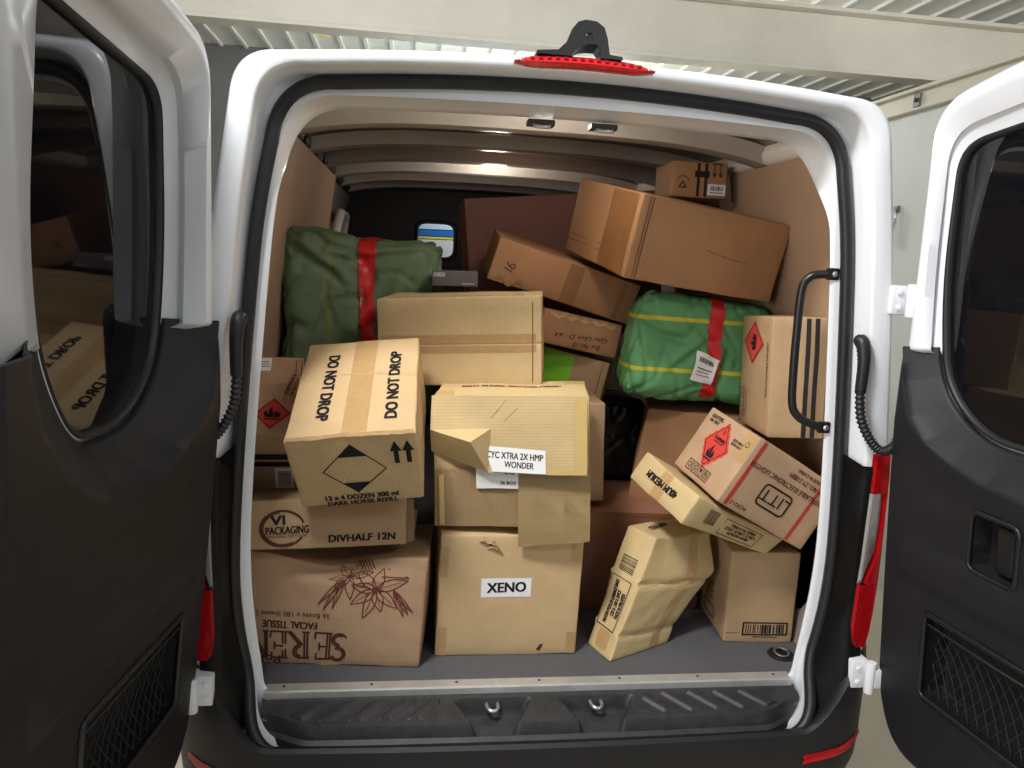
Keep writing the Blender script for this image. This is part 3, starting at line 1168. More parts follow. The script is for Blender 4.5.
def make_door(sx, hx, hy, ang, handle, rec=0.0):
    WIN = [(x - .055 * sstep(.36, .60, x) * (rec > 0), z) for x, z in WIN0]
    CREST = [(x + .045 * sstep(.45, .70, x) * (rec > 0), z) for x, z in CREST0]
    a = math.radians(ang)
    dv = Vector((sx * math.sin(a), -math.cos(a), 0))
    nn = Vector((sx * math.cos(a), math.sin(a), 0))
    O = Vector((sx * hx, hy, 0))

    def W(s, z, n):
        lean = (.068 if rec == 0 else .098) * max(0, .80 - z)
        return O + dv * s + nn * (n + lean) + Vector((0, 0, z))
    NA = 360
    angs = [2 * math.pi * i / NA for i in range(NA)]

    def ring(poly, n, ins=0.0, mix=None, deep=0.0):
        pts = []
        for t in angs:
            r = ray_poly(poly, CEN, t) - ins
            if mix:
                r = r * (1 - mix[1]) + ray_poly(mix[0], CEN, t) * mix[1]
            z_ = CEN[1] + math.sin(t) * r
            pts.append(W(CEN[0] + math.cos(t) * r, z_, n + deep * (1 - sstep(.962, .985, z_))))
        return pts
    bm = bmesh.new()
    skin_rings(bm, [ring(OUT, .125, .03), ring(OUT, .10), ring(OUT, .035), ring(OUT, .016, .004), ring(OUT, .006, .014, None, .012), ring(OUT, .003, .03, None, .05), ring(OUT, .008, .045, None, .06),
                    ring(OUT, .030 + rec * .5, .045, (WIN, .55), .06), ring(WIN, .036 + rec * .8, -.035, None, .05), ring(WIN, .046 + rec, -.018, None, .03), ring(WIN, .052 + rec, 0), ring(WIN, .075 + rec, 0)])
    # outer skin below and beside the pane
    skin_rings(bm, [ring(OUT, .125, .03), ring(WIN, .115 + rec, -.03), ring(WIN, .075 + rec, 0)])
    bmesh.ops.recalc_face_normals(bm, faces=bm.faces[:])
    d = obj('rear_door', bm, M_WHITE, VAN, True, 50)
    # pane and gasket
    bm = bmesh.new()
    skin_rings(bm, [ring(WIN, .064 + rec, .004), ring(WIN, .068 + rec, .004)])
    bmesh.ops.holes_fill(bm, edges=bm.edges[:], sides=0)
    bmesh.ops.recalc_face_normals(bm, faces=bm.faces[:])
    obj('window_pane', bm, M_TINT, d)
    bm = bmesh.new()
    skin_rings(bm, [ring(WIN, .056 + rec, -.002), ring(WIN, .048 + rec, .002), ring(WIN, .052 + rec, .010), ring(WIN, .063 + rec, .013)])
    bmesh.ops.recalc_face_normals(bm, faces=bm.faces[:])
    obj('window_gasket', bm, M_RUBBER, d, True)

    # trim panel: polar loft from the window funnel crest down to the door edge
    ds = .035 if handle else .006

    def nfun(s, z):
        n = -.012
        n += .006 * sstep(.60, .66, z) * (1 - sstep(.66, .80, z)) * sstep(.12, .2, s)
        # map pocket
        s_, s = s, s - ds
        px = sstep(.168, .178, s) * (1 - sstep(.576, .586, s))
        pz = sstep(.122, .132, z) * (1 - sstep(.340, .350, z))
        n += .085 * px * pz
        s = s_
        # shelf ridge
        n -= .010 * sstep(.395, .43, z) * (1 - sstep(.47, .53, z)) * sstep(.08, .14, s) * (1 - sstep(.70, .76, s))
        s = s_ - ds
        if handle:
            hxx = sstep(.288, .298, s) * (1 - sstep(.403, .413, s))
            hz = sstep(.511, .521, z) * (1 - sstep(.635, .645, z))
            n += .060 * hxx * hz
        return n
    T = 300
    bm = bmesh.new()
    rings = []
    NU = 110
    A0, A1 = math.pi + .10, 2 * math.pi - .06
    ts = [A0 + (A1 - A0) * i / T for i in range(T + 1)]
    ZT = .985

    def cl(r, t):
        return r
    for u in range(NU + 1):
        row = []
        for t in ts:
            r0 = ray_poly(CREST, CEN, t)
            r1 = ray_poly(OUT, CEN, t) - .010
            k = u / NU
            r = r0 + (r1 - r0) * k
            s, z = CEN[0] + math.cos(t) * r, CEN[1] + math.sin(t) * r
            edge = max(0, 1 - (r1 - r) / .018)
            cr = max(0, 1 - (r - r0) / .014)
            row.append(W(s, z, nfun(s, z) + .008 * edge ** 2 + .003 * cr ** 2))
        rings.append(row)
    # outer return
    rings.append([W(CEN[0] + math.cos(t) * (ray_poly(OUT, CEN, t) - .008), CEN[1] + math.sin(t) * (ray_poly(OUT, CEN, t) - .008), .02) for t in ts])
    # funnel towards the pane (goes on the inner side)
    fun = []
    for k in range(9):
        g = 1 - k / 8
        row = []
        for t in ts:
            r0 = ray_poly(CREST, CEN, t)
            rw = ray_poly(WIN, CEN, t) + .006
            r = rw + (r0 - rw) * g
            row.append(W(CEN[0] + math.cos(t) * r, CEN[1] + math.sin(t) * r, -.006 + (.058 + rec) * (1 - g) ** .8))
        fun.append(row)
    skin_rings(bm, fun[::-1] + rings[1:], closed=False)
    # top lip closing the gap to the shell
    for row_i in (0, T):
        pass
    bmesh.ops.recalc_face_normals(bm, faces=bm.faces[:])
    tp = obj('trim_panel', bm, M_PLASTIC, d, True, 45)
    md = tp.modifiers.new('thickness', 'SOLIDIFY')
    md.thickness = .003
    md.offset = 0
    # pocket frame and net
    WD = lambda s, z, n: W(s + ds, z, n)

    def cup(name, s0, s1, z0, z1, dep, rad):
        b2 = bmesh.new()
        rr = rounded([(s0, z1), (s0, z0), (s1, z0), (s1, z1)], [rad] * 4, 6)
        cs, cz = (s0 + s1) / 2, (z0 + z1) / 2
        rg = [[WD(s, z, -.012) for s, z in rr], [WD(s, z, dep * .5) for s, z in rr], [WD(s, z, dep - .006) for s, z in rr],
              [WD(cs + (s - cs) * .95, cz + (z - cz) * .95, dep) for s, z in rr]]
        vv = skin_rings(b2, rg)
        b2.faces.new(vv[-1])
        bmesh.ops.recalc_face_normals(b2, faces=b2.faces[:])
        return obj(name, b2, M_PLASTIC, d, True, 40)
    cup('map_pocket', .174, .580, .128, .344, .058, .02)
    if handle:
        cup('handle_recess', .290, .411, .513, .643, .036, .02)
    bm = bmesh.new()
    fr = rounded([(.172, .346), (.172, .126), (.582, .126), (.582, .346)], [.02, .02, .02, .02], 6)
    tube(bm, [WD(s, z, -.013) for s, z in fr], .0075, 8, closed=True)
    obj('pocket_frame', bm, M_PLASTIC2, d, True)
    bm = bmesh.new()
    for k in range(-14, 16):
        for sl in (1, -1):
            pts = []
            for i in range(19):
                z = .135 + .195 * i / 18
                s = .377 + k * .030 + sl * (z - .2325) * .62
                if .180 <= s <= .574:
                    pts.append(WD(s, z, -.002 + .016 * math.sin((z - .135) / .195 * math.pi) + (.0008 if sl > 0 else 0)))
            if len(pts) > 1:
                tube(bm, pts, .0011, 5)
    tube(bm, [WD(.18, .318, -.010), WD(.38, .312, -.006), WD(.574, .318, -.010)], .003, 6)
    obj('pocket_net', bm, mat('net_cord', srgb(34, 34, 34), .7), d, True)
    if handle:
        bm = bmesh.new()
        bz = rounded([(.286, .647), (.286, .509), (.415, .509), (.415, .647)], [.022] * 4, 6)
        tube(bm, [WD(s, z, -.0125) for s, z in bz], .0065, 8, closed=True)
        hb = obj('handle_bezel', bm, M_PLASTIC2, d, True)
        bm = bmesh.new()
        t = bmesh.new()
        box(t, .345, .394, -.006, .018, .525, .633, .008)
        for v in t.verts:
            s, n, z = v.co
            v.co = WD(s, z, n + .004)
        merge(bm, t)
        obj('pull_lever', bm, M_PLASTIC2, d, True, 40)
    return d


make_door(-1, .814, -.09, 7.0, False, .045)
make_door(1, .862, -.10, 5.0, True)


# ================================================================== CARGO
# ---- tissue carton, bottom left
def sag(q, a, b, c):
    # crushed top front edge: sinks in the middle of the left half
    k = math.exp(-((a - .47) / .22) ** 2) * sstep(.72, 1.0, c) * (1 - sstep(.2, .75, b))
    q.z -= .045 * k
    q.y += .03 * k
    k2 = math.exp(-((a - .68) / .2) ** 2) * sstep(.80, 1.0, c) * (1 - sstep(.3, .9, b))
    q.y += .03 * k2
    q.z -= .012 * k2
    return q


c = Carton('tissue_carton', 'large brown carton with flower drawing and upside-down facial tissue print on the load floor', 'carton', (.521, .36, .335), (0, 0, -.1041), (-.563, .3027, .1675), K_PINK, 3, amp=.004, extra=sag, seg=30,
           corners={'RFT': (.006, .0, -.01), 'RBT': (.0, 0, -.035), 'LBT': (0, 0, -.05), 'RFD': (-.012, 0, 0)})
ik = Ink()
def up(s, u, v, wd, h, bold=.004):
    ik.text(s, u, v, wd, h, 180, bold)
ik.text('FACIAL TISSUE', -.110, -.046, .150, .022, 180, .02)
ik.text('36 Boxes x 180 Sheets 2 Ply', -.118, -.012, .235, .020, 180, .0)
c.ink('printed_text', 'F', ik, M_INKB)
ik = Ink()
# outlined capitals, upside down, read from the right
def glyph(strokes, u, v, s, wd=.0055):
    for st in strokes:
        ik.line([(u - x * s, v - y * s) for x, y in st], wd)
cur = lambda cx, cy, r, a0, a1, ry=None, n=14: [(cx + r * math.cos(math.radians(a0 + (a1 - a0) * i / n)), cy + (ry or r) * math.sin(math.radians(a0 + (a1 - a0) * i / n))) for i in range(n + 1)]
S_ = [cur(.30, .30, .20, 30, 290, .2), cur(.27, -.25, .26, 95, -150, .25), cur(.30, .30, .27, 30, 280, .26), cur(.27, -.25, .18, 90, -120, .17)]
E_g = [[(0, .5), (0, -.5)], [(.10, .5), (.10, -.5)], [(-.06, .5), (.48, .5), (.48, .30)], [(.1, .03), (.38, .03), (.38, .16)], [(.38, .03), (.38, -.1)], [(-.06, -.5), (.50, -.5), (.52, -.28)]]
R_g = [[(0, .5), (0, -.5)], [(.10, .5), (.10, -.5)], [(-.06, .5), (.25, .5)], cur(.25, .24, .24, 90, -90, .26), cur(.25, .24, .15, 90, -90, .18), [(.18, -.02), (.55, -.5), (.68, -.5)], [(.28, -.02), (.62, -.46)], [(-.06, -.5), (.16, -.5)]]
N_g = [[(0, .5), (0, -.5)], [(.07, .44), (.07, -.5)], [(0, .5), (.56, -.5)], [(.10, .5), (.56, -.32)], [(.56, .5), (.56, -.5)], [(.48, .5), (.64, .5)], [(-.06, -.5), (.14, -.5)]]
for g, u in ((S_, .050), (E_g, .002), (R_g, -.060), (E_g, -.120), (N_g, -.172)):
    glyph(g, u, -.108, .080)
c.ink('brand_lettering', 'F', ik, M_INKB)
ik = Ink()
ik.text('Poly', -.172, -.150, .075, .032, 180, .012)
c.ink('printed_text', 'F', ik, M_INKB)
# line-drawn flowers
ik = Ink()
def petal(u, v, L, wd, ang, lw=.0028):
    pts = []
    for i in range(17):
        t = i / 16
        pts.append((L * t, wd * math.sin(math.pi * t ** .8)))
    pts += [(x, -y) for x, y in pts[::-1]]
    ca, sa = math.cos(math.radians(ang)), math.sin(math.radians(ang))
    ik.line([(u + x * ca - y * sa, v + x * sa + y * ca) for x, y in pts], lw)
    ik.line([(u, v), (u + L * .8 * ca, v + L * .8 * sa)], lw * .6)
for (fu, fv, sc, angs_) in ((.060, .080, .9, (195, 235, 275, 320, 10, 60, 120)), (.135, .035, 1.1, (170, 215, 250, 285, 320, 20, 75, 130))):
    for k, an in enumerate(angs_):
        petal(fu, fv, (.062 + .012 * (k % 3)) * sc, .014 * sc, an)
    ik.ring(fu, fv, .008, .003, n=12)
for an, L in ((228, .12), (240, .125), (252, .11)):
    petal(.060 - .012, .062, L * .85, .006, an)
for an in (-48, -58, -68):
    petal(.185, .035, .085, .006, an)
for k in range(5):
    ik.line([(.115 + k * .008, .055), (.075 + k * .010, .150 - k * .004)], .0028)
ik.line([(.150, .075), (.225, .075), (.165, .100)], .0028)
c.ink('flower_drawing', 'F', ik.xf(lambda u, v: (u - .012, v + .036)), M_INKR)
c.sheet('packing_tape', 'F', -.02, .035, -.166, -.135, M_TAPE)

# ---- carton with the XENO label
c = Carton('shipping_carton', 'square brown carton with one small white label at its middle, on the load floor', 'carton', (.415, .34, .371), (0, 0, -.003), (-.0728, .330, .1855), K_TAN, 5, amp=.002, corners={'LFD': (-.004, 0, 0), 'RFT': (.006, 0, 0)})
c.sheet('address_label', 'F', -.085, .060, -.002, .056, M_PAPER)
c.ink('printed_text', 'F', Ink().text('XENO', -.012, .028, .112, .030, 1.5, .022), M_INK)
for u0, u1, v0, v1 in ((-.203, -.178, -.183, -.095), (-.203, -.182, .06, .15), (.175, .203, -.183, -.115), (.172, .203, .105, .172)):
    c.sheet('packing_tape', 'F', u0, u1, v0, v1, M_TAPE)
bm = bmesh.new()
for k, (du, dv, L) in enumerate(((0, 0, .05), (.012, -.012, .045), (-.012, .008, .03))):
    P = [c.on('F', -.085 + du + L * t, .158 + dv + .014 * math.sin(t * 3) - .02 * t, .003 + .006 * math.sin(t * math.pi)) for t in [i / 8 for i in range(9)]]
    Q = [c.on('F', -.085 + du + L * t, .164 + dv + .014 * math.sin(t * 3) - .02 * t, .001) for t in [i / 8 for i in range(9)]]
    skin_rings(bm, [P, Q], closed=False)
bmesh.ops.solidify(bm, geom=bm.faces[:], thickness=.001)
obj('torn_flap', bm, M_EDGE, c.root)
c.ink('tear_hole', 'F', Ink().poly([(-.07, .165), (-.052, .168), (-.050, .150), (-.064, .148)]), M_INK, .0012)
c.ink('dent_mark', 'F', Ink().poly([(.088, -.168), (.100, -.150), (.108, -.153), (.098, -.172)]), M_INKB, .0012)

# ---- packaging carton
c = Carton('packaging_carton', 'flat brown carton with round logo print, lying on the flower-print tissue carton', 'carton', (.431, .305, .132), (-.1608, .0042, .1104), (-.6078, .2628, .3985), K_MID, 7, amp=.0025)
ik = Ink()
for a0, a1, w_ in ((20, 150, .006), (140, 250, .009), (245, 330, .006)):
    ik.ring(-.118, -.010, .056, w_, a0, a1, 24, .047)
ik.ring(-.118, -.010, .051, .003, 100, 300, 24, .042)
c.ink('ring_logo', 'F', ik, M_INKB)
ik = Ink()
ik.text('VI', -.132, .012, .036, .024, 2, .03)
ik.text('PACKAGING', -.106, -.014, .112, .020, 2, .018)
ik.text('DELIVERING THE FUTURE', -.106, -.030, .105, .007, 2, .0)
ik.text('DIVHALF 12N', .094, -.040, .178, .019, 0, .028)
c.ink('printed_text', 'F', ik, M_INK)
# open end flaps on the right
for pts in ([(.2155, -.15, .004), (.2155, -.15, .128), (.236, -.135, .124), (.240, -.13, .008)], [(.217, -.02, .066), (.217, .14, .066), (.262, .12, .075), (.262, -.02, .078)], [(.217, -.02, .066), (.262, -.02, .078), (.255, -.02, .012), (.217, -.02, .004)]):
    bm = bmesh.new()
    bm.faces.new([bm.verts.new(p) for p in pts])
    bmesh.ops.solidify(bm, geom=bm.faces[:], thickness=.004)
    obj('end_flap', bm, K_MID, c.root)

# ---- DO NOT DROP carton
c = Carton('tipped_carton', 'carton tipped forward with DO NOT DROP printed twice on its top', 'carton', (.320, .459, .217), (.4358, -.1130, -.0696), (-.5041, .1923, .7048), K_TAN, 11, amp=.002, seg=18, splits={1: (-.2245, -.2265)},
           corners={'LFT': (-.005, 0, 0), 'LFD': (.006, 0, 0)})
ik = Ink()
ik.text('DO NOT DROP', -.077, .0, .305, .030, -90, .032)
ik.text('DO NOT DROP', .097, -.005, .315, .030, 90, .032)
c.ink('printed_text', 'T', ik, M_INK)
c.sheet('packing_tape', 'T', -.022, .040, -.226, .226, M_TAPE, n=14)
c.ink('crease_line', 'T', Ink().line([(-.157, .05), (-.05, .052), (.06, .046), (.157, .03)], .0022), M_EDGE, .0014)
ik = Ink()
dm = [(-.004, .085), (-.084, .005), (-.006, -.068), (.075, .005)]
ik.line(dm, .0028, True)
for s_ in (1, -1):
    tip, sid = (dm[0] if s_ > 0 else dm[2]), (dm[1], dm[3])
    L_ = tuple(tip[i] + (sid[0][i] - tip[i]) * .46 for i in (0, 1))
    Rr = tuple(tip[i] + (sid[1][i] - tip[i]) * .46 for i in (0, 1))
    ik.poly([tip, L_, Rr])
c.ink('hazard_diamond', 'F', ik, M_INK)
ik = Ink()
for u in (.105, .136):
    ik.poly([(u - .006, .018), (u + .006, .018), (u + .006, .058), (u - .006, .058)])
    ik.poly([(u - .015, .056), (u + .015, .056), (u, .088)])
c.ink('up_arrows', 'F', ik, M_INK)
ik = Ink()
ik.text('12 x 4 DOZEN 300 ml', .0, -.083, .190, .016, 1, .03)
ik.text('DARK HORSE REFILL', .0, -.103, .185, .014, 1, .03)
c.ink('printed_text', 'F', ik, M_INK)
# ragged lifted front edge of the top flap
bm = bmesh.new()
rnd = random.Random(4)
P, Q = [], []
for i in range(31):
    u = -.155 + .31 * i / 30
    lift = .0005 + .0025 * abs(noise.noise(Vector((u * 22, 1.3, 0)))) 
    P.append(c.on('T', u, -.215, .0012))
    p = c.on('T', u, -.2285, .001 + lift)
    p.y -= .0015 + .0045 * rnd.random()
    Q.append(p)
skin_rings(bm, [P, Q], closed=False)
bmesh.ops.solidify(bm, geom=bm.faces[:], thickness=.0012)
obj('top_flap_edge', bm, M_EDGE, c.root)

# ---- flammable goods carton, left
c = Carton('aerosol_carton', 'brown carton with red flame diamond wedged between the tipped carton and the left lining', 'carton', (.145, .368, .227), (.486, .0136, .0796), (-.7755, .4094, .6361), K_PINK, 13, amp=.0015)
ik = Ink().poly([(0.0, -.030), (-.052, -.100), (-.002, -.168), (.052, -.096)])
c.ink('warning_diamond', 'T', ik, M_RED, .0014)
ik = Ink().line([(0.0, -.036), (-.047, -.100), (-.002, -.161), (.047, -.096)], .0022, True)
flame(ik, .0, -.098, .07, 0)
c.ink('flame_symbol', 'T', ik, M_INK, .0020)
c.sheet('address_label', 'T', -.070, -.022, .105, .172, M_PAPER)
ik = Ink()
for k in range(3):
    ik.rect(-.060 + .003 * k, -.030 + .002 * k, .150 - .012 * k, .153 - .012 * k, 1)
ik.frame(.052, .068, .085, .165, .002)
ik.text('FLAMMABLE', .040, .04, .10, .012, 80, .01)
ik.text('UN 1057 LTD QTY', .055, .03, .09, .010, 80, .01)
c.ink('printed_text', 'T', ik, M_INKB)
for v0, v1 in ((.020, .040), (-.006, .012)):
    c.sheet('black_band', 'F', -.070, .070, v0, v1, M_BLACKTAPE)
c.sheet('barcode_label', 'F', .010, .060, -.092, -.012, M_PAPER)
c.ink('barcode', 'F', Ink().bars(.018, .055, -.084, -.022, 4, False), M_INK)

# ---- wide pale carton
def seam(q, a, b, c):
    v = (c - .47) * .268
    if b < .08 and abs(v) < .004:
        q.y += .004 * (1 - abs(v) / .004)
    return q


c = Carton('wide_carton', 'wide pale carton lying on the torn carton with taped seam along its front', 'carton', (.510, .308, .275), (.0078, -.0623, -.1881), (-.2055, .563, .9021), K_PALE, 17, amp=.002, extra=seam, splits={2: (-.012, -.0082, -.004)},
           corners={'LFT': (.004, .012, -.006)})
c.sheet('packing_tape', 'F', -.245, .238, .0, .022, M_TAPE, n=16)
c.sheet('packing_tape', 'F', -.245, .238, -.034, -.012, M_TAPE, n=16)
c.ink('seam_gap', 'F', Ink().line([(-.13 + .36 * i / 16, -.006 + .0012 * math.sin(i * 1.7)) for i in range(17)], .0030), M_EDGE, .0014)
c.ink('edge_seam_line', 'F', Ink().line([(.226, -.128), (.228, .0), (.228, .118)], .0022), M_INKB, .0014)  # thin brown line down the front near its right edge
c.ink('printed_text', 'T', Ink().text('KEEP DRY   HANDLE WITH CARE   THIS SIDE UP', 0, -.12, .40, .02, 180, .01), M_INKB)

# ---- small dark grey box on top of it
c = Carton('grey_box', 'small dark grey printed box on the back of the wide pale carton', 'box', (.150, .10, .050), (0, -.02, -.08), (-.236, .68, 1.085), mat('grey_card', srgb(92, 88, 92), .5, var=.1), 19, amp=.0006, r=.002, bulge=.0006)
c.ink('printed_text', 'F', Ink().text('0000', -.052, .012, .038, .014, 0, .01).text('MADE IN P.R.C.', .045, -.016, .04, .005, 0, .01), M_PAPER)

# ---- torn open carton with the typed label
c = Carton('torn_carton', 'torn carton with loose front flap and white typed label, above the square labelled carton', 'carton', (.445, .279, .380), (.0131, -.0502, -.1603), (-.0659, .3033, .5860), K_YEL, 23, amp=.003,
           corners={'LFT': (.004, 0, 0)})
hz = c.h.z
def loc3(u, v, o):
    return Vector((u, -c.h.y - o, v + hz))
k_ = .161
mo = lambda v: k_ * (.197 - v) + .004
fl = {'a': (-.222, .197, .004), 'b': (.219, .197, .004), 'c': (.214, -.022, mo(-.022)), 'd': (-.062, -.016, mo(-.016)), 'e': (-.055, .107, mo(.107) + .006), 'f': (-.108, .082, .085), 'g': (-.222, .108, .045), 'h': (-.226, .035, .004)}
bm = bmesh.new()
def sub(pts, m=0):
    bm.faces.new([bm.verts.new(loc3(*fl[k])) for k in pts])
sub('aedcb')
sub('agfe')
sub('efd')
sub('ghdf')
bmesh.ops.remove_doubles(bm, verts=bm.verts[:], dist=.0005)
bmesh.ops.recalc_face_normals(bm, faces=bm.faces[:])
tris = [f for f in bm.faces if len(f.verts) > 3]
bmesh.ops.triangulate(bm, faces=tris)
bmesh.ops.subdivide_edges(bm, edges=bm.edges[:], cuts=3, use_grid_fill=True)
for v in bm.verts:
    v.co += noise.noise_vector(v.co * 14) * .0016
bmesh.ops.solidify(bm, geom=bm.faces[:], thickness=.004)
uf = obj('front_flap', bm, K_YEL, c.root, True, 25)
# typed label on the flap
def flap_sheet(name, pts, m, add):
    b2 = bmesh.new()
    b2.faces.new([b2.verts.new(loc3(u, v, mo(v) + add)) for u, v in pts])
    b2.normal_update()
    for f in b2.faces:
        if f.normal.y > 0:
            f.normal_flip()
    return obj(name, b2, m, uf)
flap_sheet('typed_label', [(-.075, .060), (.098, .046), (.099, -.019), (-.050, -.012)], M_PAPER, .0052)
def flap_ink(name, ink, m, add):
    b2 = bmesh.new()
    vs = [b2.verts.new(loc3(u, v, mo(v) + add)) for u, v in ink.v]
    for f in ink.f:
        try:
            b2.faces.new([vs[i] for i in f])
        except ValueError:
            pass
    b2.normal_update()
    for f in b2.faces:
        if f.normal.y > 0:
            f.normal_flip()
    return obj(name, b2, m, uf)
ik = Ink().text('CYC XTRA 2X HMP', .012, .031, .158, .018, -4, .012).text('WONDER', .024, .006, .082, .017, -4, .012)
flap_ink('printed_text', ik, M_INK, .0058)
flap_ink('edge_tape', Ink().rect(.180, .214, -.020, .190), M_TAPEY, .0050)
flap_ink('edge_tape', Ink().rect(.100, .214, -.021, -.004), M_TAPEY, .0053)
flap_ink('crease_line', Ink().line([(-.055, .135), (-.03, .165), (-.015, .185)], .0010).line([(-.045, .09), (-.01, .135), (.02, .165)], .0010), M_TAPEB, .0050)
# label remnant on the body below
c.sheet('label_remnant', 'F', -.100, .020, -.068, -.006, M_PAPER, .0135)
c.ink('printed_text', 'F', Ink().text('EG', -.005, -.020, .026, .014, 0, .016).text('36 BOX', -.008, -.052, .044, .009, 0, .014), M_INK, .0145)
# lower right flap
bm = bmesh.new()
P = [[loc3(u, v, .013 + (.0 if v > -.1 else .012) + .004 * math.sin(u * 20)) for u in (.021, .08, .15, .205, .226)] for v in (-.018, -.08, -.15, -.205, -.236)]
P[-1] = [p + Vector((0, 0, .012 * i / 4 + (0 if i else -.004))) for i, p in enumerate(P[-1])]
skin_rings(bm, P, closed=False)
bmesh.ops.solidify(bm, geom=bm.faces[:], thickness=.005)
obj('side_flap', bm, K_YEL, c.root, True, 40)
bm = bmesh.new()
P = [[loc3(u, v, .009 + .002 * math.sin(u * 30)) for u in (-.212, -.15, -.08, -.02, .022)] for v in (-.015, -.08, -.14, -.185)]
skin_rings(bm, P, closed=False)
bmesh.ops.solidify(bm, geom=bm.faces[:], thickness=.003)
obj('lower_flap', bm, K_TAN, c.root, True, 40)
bm = bmesh.new()
bm.faces.new([bm.verts.new(loc3(u, v, .0135)) for u, v in ((-.205, -.03), (-.190, -.03), (-.190, -.18), (-.205, -.18))])
obj('edge_tape', bm, M_TAPEY, c.root)
c.ink('printed_text', 'T', Ink().text('HANDLE WITH CARE  MADE IN  CHINA', -.005, .03, .30, .022, 180, .02), M_INKB)
c.sheet('edge_tape', 'T', .16, .222, .085, .135, M_TAPEY)
c.sheet('edge_tape', 'T', -.222, -.17, -.139, -.03, M_TAPEY)

# ---- narrow carton standing behind it
Carton('narrow_carton', 'plain brown carton peeking out behind the right side of the torn carton', 'carton', (.283, .20, .335), (0, -.0434, -.0288), (.1320, .596, .530), K_MID, 29, amp=.0015)
# ---- carton 16
c = Carton('long_carton', 'long brown carton with handwritten 16 leaning under the big brown carton', 'carton', (.525, .321, .147), (.1384, .2698, -.0074), (.1544, .8774, 1.1094), K_BRN, 31, amp=.002)
c.sheet('packing_tape', 'F', .0, .055, -.068, .068, M_TAPEB)
c.ink('handwriting', 'F', Ink().line([(-.222, .012), (-.222, -.014)], .003).text('6', 0, 0, .018, .030, 0, .0).xf(lambda u, v: (u, v)), M_PEN) if False else None
ik = Ink()
ik.line([(-.012, .016), (-.012, -.016)], .0035)
ik.ring(.006, -.006, .008, .0035, 0, 360, 14)
ik.line([(-.001, -.002), (.002, .010), (.009, .017)], .0035)
ik.turn(75, -.198, -.010)
c.ink('handwriting', 'F', ik, M_PEN)
c.ink('fold_line', 'F', Ink().line([(.205, -.066), (.205, .066)], .002).line([(.214, -.066), (.214, .066)], .002), M_INKB)
bm = bmesh.new()
P = [c.on('F', -.24 + .10 * t, -.066 + .012 * math.sin(t * 9), .003) for t in [i / 10 for i in range(11)]]
Q = [c.on('F', -.24 + .10 * t, -.058 + .012 * math.sin(t * 9), .006) for t in [i / 10 for i in range(11)]]
skin_rings(bm, [P, Q], closed=False)
obj('loose_tape', bm, M_TAPE, c.root, True)
# ---- handwritten carton
c = Carton('handwritten_carton', 'flat brown carton with handwriting, sandwiched below the long carton marked 16', 'carton', (.285, .29, .118), (-.0184, .1795, -.0048), (.2079, .8335, .9102), K_BRN, 37, amp=.002)
ik = Ink()
ik.text('Box No: 10', .030, -.040, .10, .018, 184, -.008, .35)
ik.text('Gpu Unit D . 64', .005, -.012, .19, .020, 184, -.008, .35)
c.ink('handwriting', 'F', ik, M_PEN)
bm = bmesh.new()
P = [c.on('F', -.12 + .24 * t, .050 + .004 * math.sin(t * 40), .002) for t in [i / 24 for i in range(25)]]
Q = [c.on('F', -.12 + .24 * t, .040 + .006 * math.sin(t * 31 + 1), .0022) for t in [i / 24 for i in range(25)]]
skin_rings(bm, [P, Q], closed=False)
obj('torn_tape', bm, M_TAPE, c.root, True)
# ---- carton with the green sticker
c = Carton('stickered_carton', 'brown carton with bright green sticker between the wide pale carton and the bright green sack', 'carton', (.2415, .21, .147), (-.0979, .1870, -.3354), (.2283, .8288, .7506), K_MID, 41, amp=.0015)
c.sheet('green_sticker', 'F', -.113, -.006, -.045, .069, M_GREEN)
c.ink('fold_line', 'F', Ink().line([(.098, -.068), (.098, .068)], .002), M_INKB)
# ---- big carton on top
c = Carton('big_carton', 'big plain brown carton lying tilted on top of the load', 'carton', (.543, .513, .254), (.1684, .1197, .1965), (.4971, .6495, 1.2552), K_BRN, 43, amp=.003, seg=22,
           corners={'LFD': (.004, .01, -.004), 'RFT': (-.006, 0, 0)})
c.sheet('packing_tape', 'L', .045, .23, -.122, .122, M_TAPEB, n=12)
c.ink('fold_line', 'F', Ink().line([(-.245, -.12), (-.245, .12)], .002).line([(-.235, -.12), (-.235, .12)], .0025).line([(-.02, .0), (.08, -.012), (.15, -.018)], .0014), M_INKB)
c.ink('fold_line', 'L', Ink().line([(-.25, -.065), (.045, -.06)], .0015).line([(-.25, -.085), (.045, -.08)], .0015), M_INKB)
# ---- dark carton in the far row
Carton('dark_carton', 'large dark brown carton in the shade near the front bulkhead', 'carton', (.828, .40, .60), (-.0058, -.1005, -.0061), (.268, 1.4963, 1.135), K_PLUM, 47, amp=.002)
# ---- small carton under the roof
c = Carton('small_carton', 'small carton with black bands and arrow marks, topmost under the roof', 'carton', (.201, .20, .125), (-.0328, -.0045, .001), (.6271, .8777, 1.4660), K_BRN, 53, amp=.001)
for u in (-.006, .022):
    c.sheet('black_band', 'F', u - .0055, u + .0055, -.058, .058, M_BLACKTAPE, .0010)
c.sheet('black_band', 'F', -.020, .034, .008, .030, M_BLACKTAPE, .0013)
ik = Ink()
for u in (.052, .075):
    ik.line([(u, .056), (u, .016)], .003)
    ik.line([(u - .007, .026), (u, .012), (u + .007, .026)], .003)
ik.line([(.044, .056), (.083, .056)], .003)
for k in range(3):
    an = 90 + 120 * k
    ik.turn(0)
    ik.line([(-.063 + .016 * math.cos(math.radians(an)), -.022 + .016 * math.sin(math.radians(an))), (-.063 + .016 * math.cos(math.radians(an + 120)), -.022 + .016 * math.sin(math.radians(an + 120)))], .0028)
ik.ring(-.063, -.022, .007, .0025, n=12)
ik.ring(-.063, -.014, .024, .0025, 20, 160, 12)
